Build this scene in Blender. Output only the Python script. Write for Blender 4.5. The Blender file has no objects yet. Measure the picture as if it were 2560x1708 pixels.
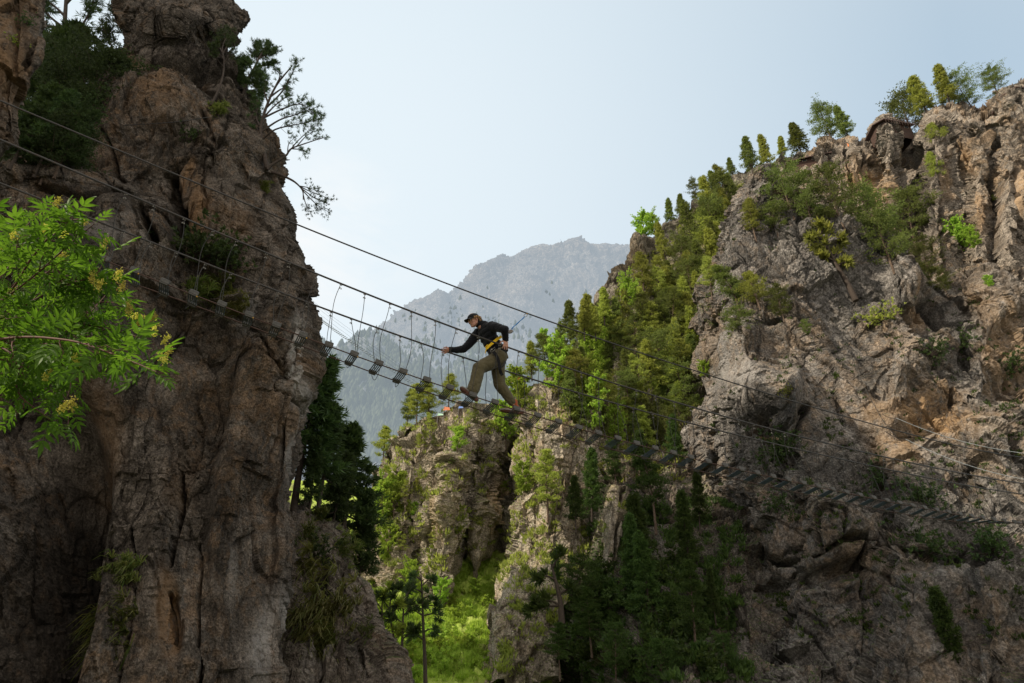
import bpy, math, random, os
import numpy as np
from mathutils import Vector, Matrix, bvhtree, Quaternion
random.seed(7); rng = np.random.default_rng(11)
SC = bpy.context.scene; COL = SC.collection
CAMZ = 1.6; F = 24/36*2560; PIT = math.radians(30); CP, SP = math.cos(PIT), math.sin(PIT)

# ---------------------------------------------------------------- geometry of the view (photo measurements -> metres)
def P(px, py, Y):
    t = (854-py)/F
    z = Y*(SP+t*CP)/(CP-t*SP)
    d = Y*CP+z*SP
    return np.array([(px-1280)/F*d, Y, z+CAMZ])
def ray(px, py):
    t = (854-py)/F; u = (px-1280)/F
    return np.array([u, CP-t*SP, SP+t*CP])
def proj(V):
    z = V[..., 2]-CAMZ
    d = V[..., 1]*CP+z*SP; u = -V[..., 1]*SP+z*CP
    return 1280+F*V[..., 0]/d, 854-F*u/d

# ---------------------------------------------------------------- numpy noise
PERM = np.random.default_rng(5).permutation(4096).astype(np.int32)
PERM = np.concatenate([PERM, PERM])
GR = np.random.default_rng(6).normal(size=(4096, 3)).astype(np.float32); GR /= np.linalg.norm(GR, axis=1)[:, None]
RND = np.random.default_rng(8).random((4096, 7)).astype(np.float32)
def hsh(i, j, k, s=0):
    return PERM[(PERM[(PERM[(i+s) & 4095]+j) & 4095]+k) & 4095]
def gnoise(p, s=0):
    ip = np.floor(p).astype(np.int32); f = (p-ip).astype(np.float32)
    w = f*f*f*(f*(f*6-15)+10)
    out = 0
    for dx in (0, 1):
        for dy in (0, 1):
            for dz in (0, 1):
                g = GR[hsh(ip[:, 0]+dx, ip[:, 1]+dy, ip[:, 2]+dz, s)]
                d = g[:, 0]*(f[:, 0]-dx)+g[:, 1]*(f[:, 1]-dy)+g[:, 2]*(f[:, 2]-dz)
                out = out+d*(w[:, 0] if dx else 1-w[:, 0])*(w[:, 1] if dy else 1-w[:, 1])*(w[:, 2] if dz else 1-w[:, 2])
    return out*1.6
def fbm(p, oct=4, s=0, gain=.5, ridged=False):
    a = 1; o = 0
    for k in range(oct):
        n = gnoise(p*(2.03**k)+k*17.3, s+k*31)
        o = o+a*((1-2*np.abs(n)) if ridged else n); a *= gain
    return o
def facet(q, s=0, jit=.8):
    """irregular blocky facets: returns (height, gap to the neighbouring block, random id)"""
    b = np.floor(q-.5).astype(np.int32)
    n = len(q); F1 = np.full(n, 9, np.float32); F2 = np.full(n, 9, np.float32); H = np.zeros(n, np.float32); MX = np.full(n, -9, np.float32); ID = np.zeros(n, np.float32)
    for dx in (0, 1):
        for dy in (0, 1):
            for dz in (0, 1):
                h = hsh(b[:, 0]+dx, b[:, 1]+dy, b[:, 2]+dz, s)
                r = RND[h]
                v = np.stack([q[:, 0]-(b[:, 0]+dx+.5+jit*(r[:, 0]-.5)), q[:, 1]-(b[:, 1]+dy+.5+jit*(r[:, 1]-.5)), q[:, 2]-(b[:, 2]+dz+.5+jit*(r[:, 2]-.5))], 1)
                d = np.sqrt((v*v).sum(1))
                hv = (r[:, 3]-.5)*1.0+((r[:, 4:7]-.5)*v).sum(1)*1.5
                MX = np.maximum(MX, (r[:, 3]-.5)*.9+((r[:, 4:7]-.5)*v).sum(1)*2.6-d*.75)
                m = d < F1
                F2 = np.where(m, F1, np.minimum(F2, d)); H = np.where(m, hv, H); ID = np.where(m, r[:, 3], ID); F1 = np.where(m, d, F1)
    return H, F2-F1, ID, MX

# ---------------------------------------------------------------- mesh / object helpers
def link(o, parent=None):
    COL.objects.link(o)
    if parent is not None: o.parent = parent
    return o
def mesh_np(name, V, Fc, smooth=False, attrs=None):
    me = bpy.data.meshes.new(name); V = np.asarray(V, np.float32); Fc = np.asarray(Fc, np.int32)
    nf, k = Fc.shape
    me.vertices.add(len(V)); me.vertices.foreach_set('co', V.ravel())
    me.loops.add(nf*k); me.loops.foreach_set('vertex_index', Fc.ravel())
    me.polygons.add(nf); me.polygons.foreach_set('loop_start', np.arange(0, nf*k, k, dtype=np.int32))
    me.polygons.foreach_set('use_smooth', np.full(nf, smooth))
    for an, av in (attrs or {}).items():
        av = np.asarray(av, np.float32)
        if av.ndim == 1:
            a = me.attributes.new(an, 'FLOAT', 'POINT'); a.data.foreach_set('value', av)
        else:
            a = me.attributes.new(an, 'FLOAT_VECTOR', 'POINT'); a.data.foreach_set('vector', av.ravel())
    me.update(calc_edges=True)
    return me
def obj(name, me, mat, parent=None):
    o = bpy.data.objects.new(name, me)
    if mat is not None and len(me.materials) == 0: me.materials.append(mat)
    return link(o, parent)
def tag(o, label, cat, group=None):
    o['label'] = label; o['category'] = cat
    if group: o['group'] = group
    return o
def struct(o):
    o['kind'] = 'structure'; return o
def empty(name, loc=(0, 0, 0)):
    o = bpy.data.objects.new(name, None); o.location = loc; o.empty_display_size = .2
    return link(o)
class MB:
    """mesh collector: tubes, boxes, raw parts"""
    def __init__(s): s.V = []; s.F3 = []; s.F4 = []; s.n = 0
    def raw(s, V, Fc):
        V = np.asarray(V, float); Fc = np.asarray(Fc, int)
        s.V.append(V); (s.F3 if Fc.shape[1] == 3 else s.F4).append(Fc+s.n); s.n += len(V)
    def tube(s, pts, r, n=6, cap=True):
        pts = np.asarray(pts, float); m = len(pts)
        r = np.broadcast_to(np.asarray(r, float), (m,)) if np.ndim(r) < 2 else r
        t = np.gradient(pts, axis=0); t /= np.linalg.norm(t, axis=1)[:, None]+1e-12
        up = np.array([0, 0, 1.]) if abs(t[0][2]) < .9 else np.array([1., 0, 0])
        a = np.cross(t[0], up); a /= np.linalg.norm(a)
        A = [a]
        for i in range(1, m):
            a = A[-1]-t[i]*np.dot(A[-1], t[i]); a /= np.linalg.norm(a)+1e-12; A.append(a)
        A = np.array(A); B = np.cross(t, A)
        th = np.arange(n)/n*2*math.pi
        V = pts[:, None]+(A[:, None]*np.cos(th)[None, :, None]+B[:, None]*np.sin(th)[None, :, None])*r[:, None, None]
        i = np.arange(m-1)[:, None]*n; j = np.arange(n)[None]
        Fc = np.stack([i+j, i+(j+1) % n, i+n+(j+1) % n, i+n+j], -1).reshape(-1, 4)
        s.raw(V.reshape(-1, 3), Fc)
        if cap:
            for e, base in ((0, 0), (1, (m-1)*n)):
                c = pts[-1 if e else 0]
                ring = V[-1 if e else 0]
                k = np.arange(n); s.raw(np.vstack([ring, c]), np.stack([k if e else (k+1) % n, (k+1) % n if e else k, np.full(n, n)], -1))
        return s
    def box(s, c, size, R=None, bev=0.0):
        h = np.array(size)/2; R = np.eye(3) if R is None else R
        if bev <= 0:
            V = np.array([[x, y, z] for x in (-1, 1) for y in (-1, 1) for z in (-1, 1)])*h
            Fq = [[0, 1, 3, 2], [4, 6, 7, 5], [0, 4, 5, 1], [2, 3, 7, 6], [0, 2, 6, 4], [1, 5, 7, 3]]
            s.raw(V@R.T+np.array(c), Fq); return s
        b = bev; V = []; idx = {}
        for sx in (-1, 1):
            for sy in (-1, 1):
                for sz in (-1, 1):
                    for ax in range(3):
                        v = np.array([sx, sy, sz])*(h-b); v[ax] = (sx, sy, sz)[ax]*h[ax]
                        idx[(sx, sy, sz, ax)] = len(V); V.append(v)
        Q = []; T = []
        for ax in range(3):
            o = [a for a in range(3) if a != ax]
            for sg in (-1, 1):
                q = []
                for (u, v) in ((-1, -1), (1, -1), (1, 1), (-1, 1)):
                    k = [0, 0, 0]; k[ax] = sg; k[o[0]] = u; k[o[1]] = v; q.append(idx[(*k, ax)])
                Q.append(q)
            for u in (-1, 1):
                for v in (-1, 1):
                    def g(sgn, which):
                        k = [0, 0, 0]; k[ax] = sgn; k[o[0]] = u; k[o[1]] = v; return idx[(*k, which)]
                    Q.append([g(-1, o[0]), g(1, o[0]), g(1, o[1]), g(-1, o[1])])
        for sx in (-1, 1):
            for sy in (-1, 1):
                for sz in (-1, 1): T.append([idx[(sx, sy, sz, a)] for a in range(3)])
        V = np.array(V)@R.T+np.array(c)
        n0 = s.n; s.V.append(V); s.F4.append(np.array(Q)+n0); s.F3.append(np.array(T)+n0); s.n += len(V)
        return s
    def ball(s, c, r, n=10, m=7, R=None):
        r = np.broadcast_to(np.asarray(r, float), (3,)); R = np.eye(3) if R is None else R
        V = [[0, 0, 1]]
        for i in range(1, m):
            a = math.pi*i/m
            for j in range(n):
                b = 2*math.pi*j/n; V.append([math.sin(a)*math.cos(b), math.sin(a)*math.sin(b), math.cos(a)])
        V.append([0, 0, -1]); V = (np.array(V)*r)@R.T+np.array(c)
        n0 = s.n; T = []; Q = []
        for j in range(n): T.append([0, 1+j, 1+(j+1) % n]); T.append([len(V)-1, 1+(m-2)*n+(j+1) % n, 1+(m-2)*n+j])
        for i in range(m-2):
            for j in range(n): Q.append([1+i*n+j, 1+(i+1)*n+j, 1+(i+1)*n+(j+1) % n, 1+i*n+(j+1) % n])
        s.V.append(V); s.F3.append(np.array(T)+n0); s.F4.append(np.array(Q)+n0); s.n += len(V); return s
    def mesh(s, name, smooth=False):
        V = np.vstack(s.V); me = bpy.data.meshes.new(name)
        f3 = np.vstack(s.F3) if s.F3 else np.zeros((0, 3), int); f4 = np.vstack(s.F4) if s.F4 else np.zeros((0, 4), int)
        me.vertices.add(len(V)); me.vertices.foreach_set('co', V.astype(np.float32).ravel())
        li = np.concatenate([f3.ravel(), f4.ravel()]).astype(np.int32)
        me.loops.add(len(li)); me.loops.foreach_set('vertex_index', li)
        st = np.concatenate([np.arange(len(f3))*3, len(f3)*3+np.arange(len(f4))*4]).astype(np.int32)
        me.polygons.add(len(st)); me.polygons.foreach_set('loop_start', st); me.polygons.foreach_set('use_smooth', np.full(len(st), smooth))
        me.update(calc_edges=True); me.validate(); return me
    def build(s, name, mat, parent=None, smooth=False): return obj(name, s.mesh(name, smooth), mat, parent)

# ---------------------------------------------------------------- materials
class NT:
    def __init__(s, name):
        s.m = bpy.data.materials.new(name); s.m.use_nodes = True; s.t = s.m.node_tree; s.N = s.t.nodes; s.L = s.t.links
        s.N.clear(); s.out = s.N.new('ShaderNodeOutputMaterial')
    def put(s, sock, v):
        if hasattr(v, 'is_output') or isinstance(v, bpy.types.NodeSocket): s.L.new(v, sock)
        elif v is not None:
            if isinstance(v, (tuple, list)) and len(v) == 3 and sock.type == 'RGBA': v = (*v, 1)
            sock.default_value = v
    def node(s, typ, ins=None, **kw):
        n = s.N.new(typ)
        for k, v in kw.items(): setattr(n, k, v)
        for k, v in (ins or {}).items(): s.put(n.inputs[k], v)
        return n
    def coord(s, scale=(1, 1, 1), rot=(0, 0, 0), kind='Object'):
        c = s.node('ShaderNodeTexCoord'); return s.node('ShaderNodeMapping', {'Vector': c.outputs[kind], 'Scale': scale, 'Rotation': rot}).outputs[0]
    def noise(s, vec, sc, det=4, rough=.55, dist=0.0):
        return s.node('ShaderNodeTexNoise', {'Vector': vec, 'Scale': sc, 'Detail': det, 'Roughness': rough, 'Distortion': dist}).outputs[0]
    def ramp(s, fac, stops):
        n = s.node('ShaderNodeValToRGB', {'Fac': fac}); e = n.color_ramp.elements
        while len(e) < len(stops): e.new(.5)
        for el, (p, c) in zip(e, stops): el.position = p; el.color = (*c, 1) if isinstance(c, (tuple, list)) else (c, c, c, 1)
        return n.outputs[0]
    def mix(s, fac, a, b, bt='MIX'):
        n = s.node('ShaderNodeMix', data_type='RGBA', blend_type=bt); s.put(n.inputs[0], fac); s.put(n.inputs[6], a); s.put(n.inputs[7], b); return n.outputs[2]
    def math(s, op, a, b=None, clamp=False):
        n = s.node('ShaderNodeMath', operation=op, use_clamp=clamp); s.put(n.inputs[0], a)
        if b is not None: s.put(n.inputs[1], b)
        return n.outputs[0]
    def attr(s, name, kind='Fac'):
        return s.node('ShaderNodeAttribute', attribute_name=name).outputs[kind]
    def bump(s, h, st=.5, dist=.05, nrm=None):
        return s.node('ShaderNodeBump', {'Height': h, 'Strength': st, 'Distance': dist, 'Normal': nrm}).outputs[0]
    def bsdf(s, col, rough=.8, nrm=None, spec=.3, metal=0.0):
        b = s.node('ShaderNodeBsdfPrincipled', {'Base Color': col, 'Roughness': rough, 'Normal': nrm, 'Metallic': metal, 'Specular IOR Level': spec}); return b.outputs[0]
    def done(s, sh): s.L.new(sh, s.out.inputs[0]); return s.m

def plain(name, col, rough=.6, metal=0.0, var=.25, sc=40, bump=.2, spec=.3):
    t = NT(name); v = t.coord(); n = t.noise(v, sc, 4, .6)
    c = t.mix(t.ramp(n, [(.3, 0), (.7, 1)]), tuple(x*(1-var) for x in col), tuple(min(1, x*(1+var)) for x in col))
    return t.done(t.bsdf(c, rough, t.bump(n, bump, .004), spec, metal))

def rock_mat(name, cols, ochre, streak=.6, sc=1.0, grass=0.0, gcol=(.07, .11, .025), bumpd=.05, haze=0.0, warm=.5, dark=.55):
    """cols = (dark, mid, light); ochre = tint of fresh breaks"""
    t = NT(name); v = t.coord(); geo = t.node('ShaderNodeNewGeometry')
    big = t.noise(v, .16*sc, 5, .6, .6); mid = t.noise(v, .9*sc, 8, .68, .4); fine = t.noise(v, 6*sc, 8, .72)
    vs = t.coord((1.4*sc, 1.4*sc, .16*sc), (0, .08, 0)); st = t.noise(vs, 1.0, 7, .65, .9)
    c = t.ramp(mid, [(.28, cols[0]), (.47, cols[1]), (.72, cols[2])])
    c = t.mix(t.ramp(t.math('ADD', t.math('MULTIPLY', big, .6), t.math('MULTIPLY', t.attr('bid'), .4)), [(.5, 0), (.66, warm)]), c, ochre)
    c = t.mix(t.math('MULTIPLY', t.ramp(st, [(.5, 0), (.68, 1)]), streak), c, tuple(x*.42 for x in cols[0]))
    c = t.mix(.75, c, t.ramp(fine, [(.25, .45), (.5, .95), (.75, 1.35)]), 'MULTIPLY')
    c = t.mix(.8, c, t.ramp(t.noise(v, 15*sc, 6, .75), [(.37, .28), (.5, .92), (.62, 1.75)]), 'MULTIPLY')
    c = t.mix(t.math('MULTIPLY', t.attr('crk'), dark), c, tuple(x*.18 for x in cols[0]))
    tv = t.node('ShaderNodeSeparateXYZ', {0: t.attr('tnt', 'Vector')})
    nf = t.ramp(t.math('ADD', t.math('MULTIPLY', st, .5), t.math('MULTIPLY', fine, .5)), [(.40, .05), (.52, 1)])
    c = t.mix(t.math('MULTIPLY', tv.outputs[0], nf), c, (.42, .39, .36))
    c = t.mix(t.math('MULTIPLY', tv.outputs[1], nf), c, tuple(x*1.15 for x in ochre))
    c = t.mix(t.math('MULTIPLY', tv.outputs[2], .9), c, tuple(x*.25 for x in cols[0]))
    if grass > 0:
        nz = t.node('ShaderNodeSeparateXYZ', {0: geo.outputs['Normal']}).outputs[2]
        gn = t.noise(v, 1.3*sc, 6, .7)
        g = t.ramp(t.math('ADD', t.math('MULTIPLY', nz, .9), t.math('SUBTRACT', t.math('MULTIPLY', gn, .9), .75-grass)), [(.42, 0), (.6, 1)])
        gc = t.mix(t.noise(v, 9*sc, 4, .7), tuple(x*.5 for x in gcol), tuple(x*1.6 for x in gcol))
        c = t.mix(g, c, gc)
    h = t.math('ADD', t.math('MULTIPLY', fine, .5), t.math('MULTIPLY', t.noise(v, 22*sc, 6, .75), .35))
    h = t.math('ADD', h, t.math('MULTIPLY', mid, 1.2))
    sh = t.bsdf(c, .95, t.bump(h, 1.0, bumpd*1.8), .12)
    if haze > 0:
        em = t.node('ShaderNodeEmission', {'Color': (.53, .62, .70, 1), 'Strength': 1.0}).outputs[0]  # distance haze painted in: constant blue-grey glow mixed over the rock
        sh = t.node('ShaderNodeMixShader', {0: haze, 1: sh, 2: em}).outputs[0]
    return t.done(sh)

def leaf_mat(name, col, col2, trans=.45, rough=.6, haze=0.0):
    t = NT(name); oi = t.node('ShaderNodeObjectInfo').outputs['Random']
    a = t.attr('var')
    c = t.mix(a, col, col2)
    hs = t.node('ShaderNodeHueSaturation', {'Hue': t.math('ADD', .488, t.math('MULTIPLY', oi, .035)), 'Value': t.math('ADD', .62, t.math('MULTIPLY', oi, .62)), 'Color': c}).outputs[0]
    d = t.bsdf(hs, rough, None, .2)
    tr = t.node('ShaderNodeBsdfTranslucent', {'Color': t.mix(.5, hs, t.mix(1, hs, (1.5, 1.6, .6), 'MULTIPLY'))}).outputs[0]
    sh = t.node('ShaderNodeMixShader', {0: trans, 1: d, 2: tr}).outputs[0]
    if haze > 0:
        em = t.node('ShaderNodeEmission', {'Color': (.53, .62, .70, 1), 'Strength': 1.0}).outputs[0]  # same painted haze, glowing through the far foliage colour
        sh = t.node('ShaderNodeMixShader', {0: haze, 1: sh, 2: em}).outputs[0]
    return t.done(sh)

# ---------------------------------------------------------------- sculpted sheets
def crom(C, n, axis):
    """Catmull-Rom resample of control array along axis to n samples"""
    C = np.moveaxis(C, axis, 0); m = len(C)
    E = np.concatenate([[2*C[0]-C[1]], C, [2*C[-1]-C[-2]]])
    x = np.linspace(0, m-1, n); i = np.minimum(x.astype(int), m-2); f = (x-i).reshape((-1,)+(1,)*(C.ndim-1))
    a, b, c, d = E[i], E[i+1], E[i+2], E[i+3]
    o = .5*((2*b)+(-a+c)*f+(2*a-5*b+4*c-d)*f*f+(-a+3*b-3*c+d)*f**3)
    return np.moveaxis(o, 0, axis)
def gauss(px, py, feats):
    o = 0
    for (x, y, rx, ry, ang, amp) in feats:
        c, s = math.cos(math.radians(ang)), math.sin(math.radians(ang))
        u = (px-x)*c+(py-y)*s; w = -(px-x)*s+(py-y)*c
        o = o+amp*np.exp(-((u/rx)**2+(w/ry)**2)**1.5)
    return o
def polydist(px, py, pts):
    best = np.full(px.shape, 1e9)
    for (x0, y0), (x1, y1) in zip(pts[:-1], pts[1:]):
        dx, dy = x1-x0, y1-y0; t = np.clip(((px-x0)*dx+(py-y0)*dy)/(dx*dx+dy*dy), 0, 1)
        best = np.minimum(best, np.hypot(px-x0-t*dx, py-y0-t*dy))
    return best
SURF = {}
def normals(G):
    du = np.gradient(G, axis=1); dv = np.gradient(G, axis=0)
    n = np.cross(du, dv); n /= np.linalg.norm(n, axis=2)[..., None]+1e-12
    return n
DEV = 1.0
def sheet(name, rows, nu, nv, mat, disp, push=(), cracks=(), tints=((), (), ()), flip=False, struct_=True):
    """rows: control rows top->bottom of (px,py,Y) points, left->right; disp(p, nrm)->(amount, crack, id)"""
    nu, nv = int(nu*DEV), int(nv*DEV)
    C = np.array([[P(*q) for q in r] for r in rows])
    G = crom(crom(C, nv, 0), nu, 1)
    N = -normals(G) if not flip else normals(G)      # towards the camera side
    for _ in range(30):
        N[1:-1] = (N[:-2]+N[1:-1]*2+N[2:])/4; N[:, 1:-1] = (N[:, :-2]+N[:, 1:-1]*2+N[:, 2:])/4
    N /= np.linalg.norm(N, axis=2)[..., None]+1e-9
    px, py = proj(G)
    if len(push): 
        pr = np.array([[0, -1., .15]]); amt = gauss(px, py, push); G = G+amt[..., None]*np.array([0, -1., 0.])
    w = np.stack([gnoise(G.reshape(-1, 3)*.05+k*9.1, 3)*14 for k in (0, 1)], 1).reshape(nv, nu, 2)
    w2 = np.stack([gnoise(G.reshape(-1, 3)*.6+k*9.1, 4)*5 for k in (0, 1)], 1).reshape(nv, nu, 2)
    ck = np.zeros((nv, nu))
    for (pts, wid, dep) in cracks:
        d = polydist(px+w[..., 0]+w2[..., 0], py+w[..., 1]+w2[..., 1], pts); g = np.exp(-(d/wid)**2)
        G = G+(g*dep)[..., None]*np.array([0, 1., 0.]); ck = np.maximum(ck, g*min(1, dep))
    D, K, I = disp(G.reshape(-1, 3), N.reshape(-1, 3), px.ravel(), py.ravel())
    if name == 'distant_mountain': D = (D.reshape(nv, nu)*np.clip(np.arange(nv)/(nv*.16), .18, 1)[:, None]).ravel()
    V = G.reshape(-1, 3)+N.reshape(-1, 3)*D[:, None]
    K = np.clip(np.maximum(K, ck.ravel()), 0, 1)
    wx = px+w[..., 0]+w2[..., 0]*2; wy = py+w[..., 1]+w2[..., 1]*2
    T = np.stack([np.clip(gauss(wx, wy, t), 0, 1).ravel() if len(t) else np.zeros(nu*nv) for t in tints], 1)
    i = np.arange(nv-1)[:, None]*nu+np.arange(nu-1)[None]
    Fc = np.stack([i, i+nu, i+nu+1, i+1], -1).reshape(-1, 4)
    if flip: Fc = Fc[:, ::-1]
    me = mesh_np(name, V, Fc, name in ('distant_mountain', 'hazy_spur', 'green_bank'), {'crk': K, 'bid': I, 'tnt': T})
    o = obj(name, me, mat)
    if struct_: struct(o)
    st = 3; Gs = V.reshape(nv, nu, 3)[::st, ::st]; a, b = Gs.shape[:2]
    ii = np.arange(a-1)[:, None]*b+np.arange(b-1)[None]
    SURF.setdefault(name, []).append(bvhtree.BVHTree.FromPolygons(Gs.reshape(-1, 3).tolist(), np.stack([ii, ii+b, ii+b+1, ii+1], -1).reshape(-1, 4).tolist()))
    return o
def hitpt(px, py, names=None):
    d = Vector(ray(px, py)).normalized(); o = Vector((0, 0, CAMZ)); best = None
    for n, L in SURF.items():
        if names and n not in names: continue
        for b in L:
            h = b.ray_cast(o, d)
            if h[0] is not None and (best is None or h[3] < best[3]): best = h
    return best
def rockdisp(A=1.0, blocks=((3, 3, 6), (1, 1, 1.8), (.35, .35, .5)), amps=(.55, .22, .07), big=(8, .8), tilt=0.0, seed=0, crackw=.09, fine=.03, rough_oct=4, strat=()):
    R = np.array(Matrix.Rotation(tilt, 3, 'Y'))
    def f(p, n, px, py):
        q = p@R.T
        D = fbm(q/big[0], 3, seed)*big[1]
        wp = np.stack([gnoise(q/(blocks[0][0]*.9)+k*5.3, seed+7) for k in range(3)], 1)+.35*np.stack([gnoise(q/(blocks[0][0]*.22)+k*5.3, seed+8) for k in range(3)], 1)
        K = np.zeros(len(p), np.float32); I = None
        msk = np.clip(.75+1.1*gnoise(q/(big[0]*.8)+3.3, seed+70), .15, 1.3)
        for l, (b, a) in enumerate(zip(blocks, amps)):
            h, gap, idn, mx = facet((q+wp*b[0]*(.3 if l else .16))/np.array(b), seed+13*l, .95)
            m = 1 if l == 0 else msk
            D = D+a*m*((.65*h+.7*(mx+.25)) if l == 0 else (.25*h+1.15*(mx+.25))); c = np.exp(-(gap/(crackw*.45))**1.5)*np.clip(m*1.4-.35, 0, 1)
            D = D-a*.22*c; K = np.maximum(K, c*(.8-.2*l))
            if I is None: I = idn
            else: I = I*.6+idn*.4
        for sd, per, am in strat:
            sd = np.array(sd)/np.linalg.norm(sd); t_ = p@sd/per+.7*gnoise(p/(per*3.1)+7.7, seed+60)+.12*gnoise(p/(per*.5), seed+61); f_ = t_-np.floor(t_)
            mk = np.clip(.5+1.6*gnoise(p/(per*1.9)+np.floor(t_)[:, None]*3.7, seed+62), 0, 1.2); D = D+am*mk*(f_-.5); K = np.maximum(K, .75*np.clip(mk, 0, 1)*np.exp(-(np.minimum(f_, 1-f_)/.05)**2))
        D = D+fine*fbm(q*(1.2/blocks[-1][0]), rough_oct, seed+90, .6, True)
        return (D-D.mean()-.1*D.std())*A, K, I
    return f
# ================================================================= MATERIALS
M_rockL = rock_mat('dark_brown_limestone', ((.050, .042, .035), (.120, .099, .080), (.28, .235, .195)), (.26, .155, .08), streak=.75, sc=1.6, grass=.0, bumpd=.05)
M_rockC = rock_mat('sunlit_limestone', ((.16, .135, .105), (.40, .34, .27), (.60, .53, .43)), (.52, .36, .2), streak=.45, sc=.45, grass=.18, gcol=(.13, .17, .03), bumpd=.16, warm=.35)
M_rockR = rock_mat('grey_brown_limestone', ((.085, .078, .072), (.20, .182, .165), (.40, .365, .33)), (.40, .26, .14), streak=.8, sc=.4, grass=.04, gcol=(.06, .09, .02), bumpd=.2, warm=.4)
M_rockT = rock_mat('columnar_limestone', ((.13, .11, .09), (.29, .245, .20), (.46, .40, .33)), (.44, .28, .145), streak=.5, sc=.35, grass=.02, gcol=(.08, .12, .02), bumpd=.22, warm=.55)
M_rockS = rock_mat('wooded_slope_rock', ((.11, .095, .075), (.27, .235, .19), (.44, .39, .32)), (.36, .26, .15), streak=.45, sc=.45, grass=.34, gcol=(.10, .13, .03), bumpd=.16)
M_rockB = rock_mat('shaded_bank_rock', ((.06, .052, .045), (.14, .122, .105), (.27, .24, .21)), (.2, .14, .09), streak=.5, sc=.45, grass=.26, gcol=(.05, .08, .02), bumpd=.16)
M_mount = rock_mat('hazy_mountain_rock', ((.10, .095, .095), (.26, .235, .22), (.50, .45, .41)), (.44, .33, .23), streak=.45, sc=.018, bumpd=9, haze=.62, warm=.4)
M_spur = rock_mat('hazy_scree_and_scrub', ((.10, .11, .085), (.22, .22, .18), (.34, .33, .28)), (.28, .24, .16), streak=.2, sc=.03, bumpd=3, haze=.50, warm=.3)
M_wall = rock_mat('shadow_wall_rock', ((.06, .05, .04), (.12, .1, .08), (.2, .17, .14)), (.16, .1, .06), sc=.4)

def grass_mat(name, a, b, sc=2.0, dirt=(.16, .13, .09)):
    t = NT(name); v = t.coord(); n = t.noise(v, sc, 7, .7); m = t.noise(v, sc*.25, 4, .6)
    c = t.mix(t.ramp(n, [(.3, 0), (.7, 1)]), a, b)
    c = t.mix(t.ramp(m, [(.52, 0), (.66, .8)]), c, dirt)
    return t.done(t.bsdf(c, .95, t.bump(n, .8, .12), .1))
M_bank = grass_mat('green_bank', (.2, .29, .04), (.46, .56, .12))
M_slope = grass_mat('forest_floor', (.04, .06, .015), (.11, .14, .03), 1.2)
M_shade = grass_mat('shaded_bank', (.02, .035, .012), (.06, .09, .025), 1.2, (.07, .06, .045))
M_floor = grass_mat('gorge_floor_ground', (.06, .07, .03), (.13, .13, .07), .8)

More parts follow.
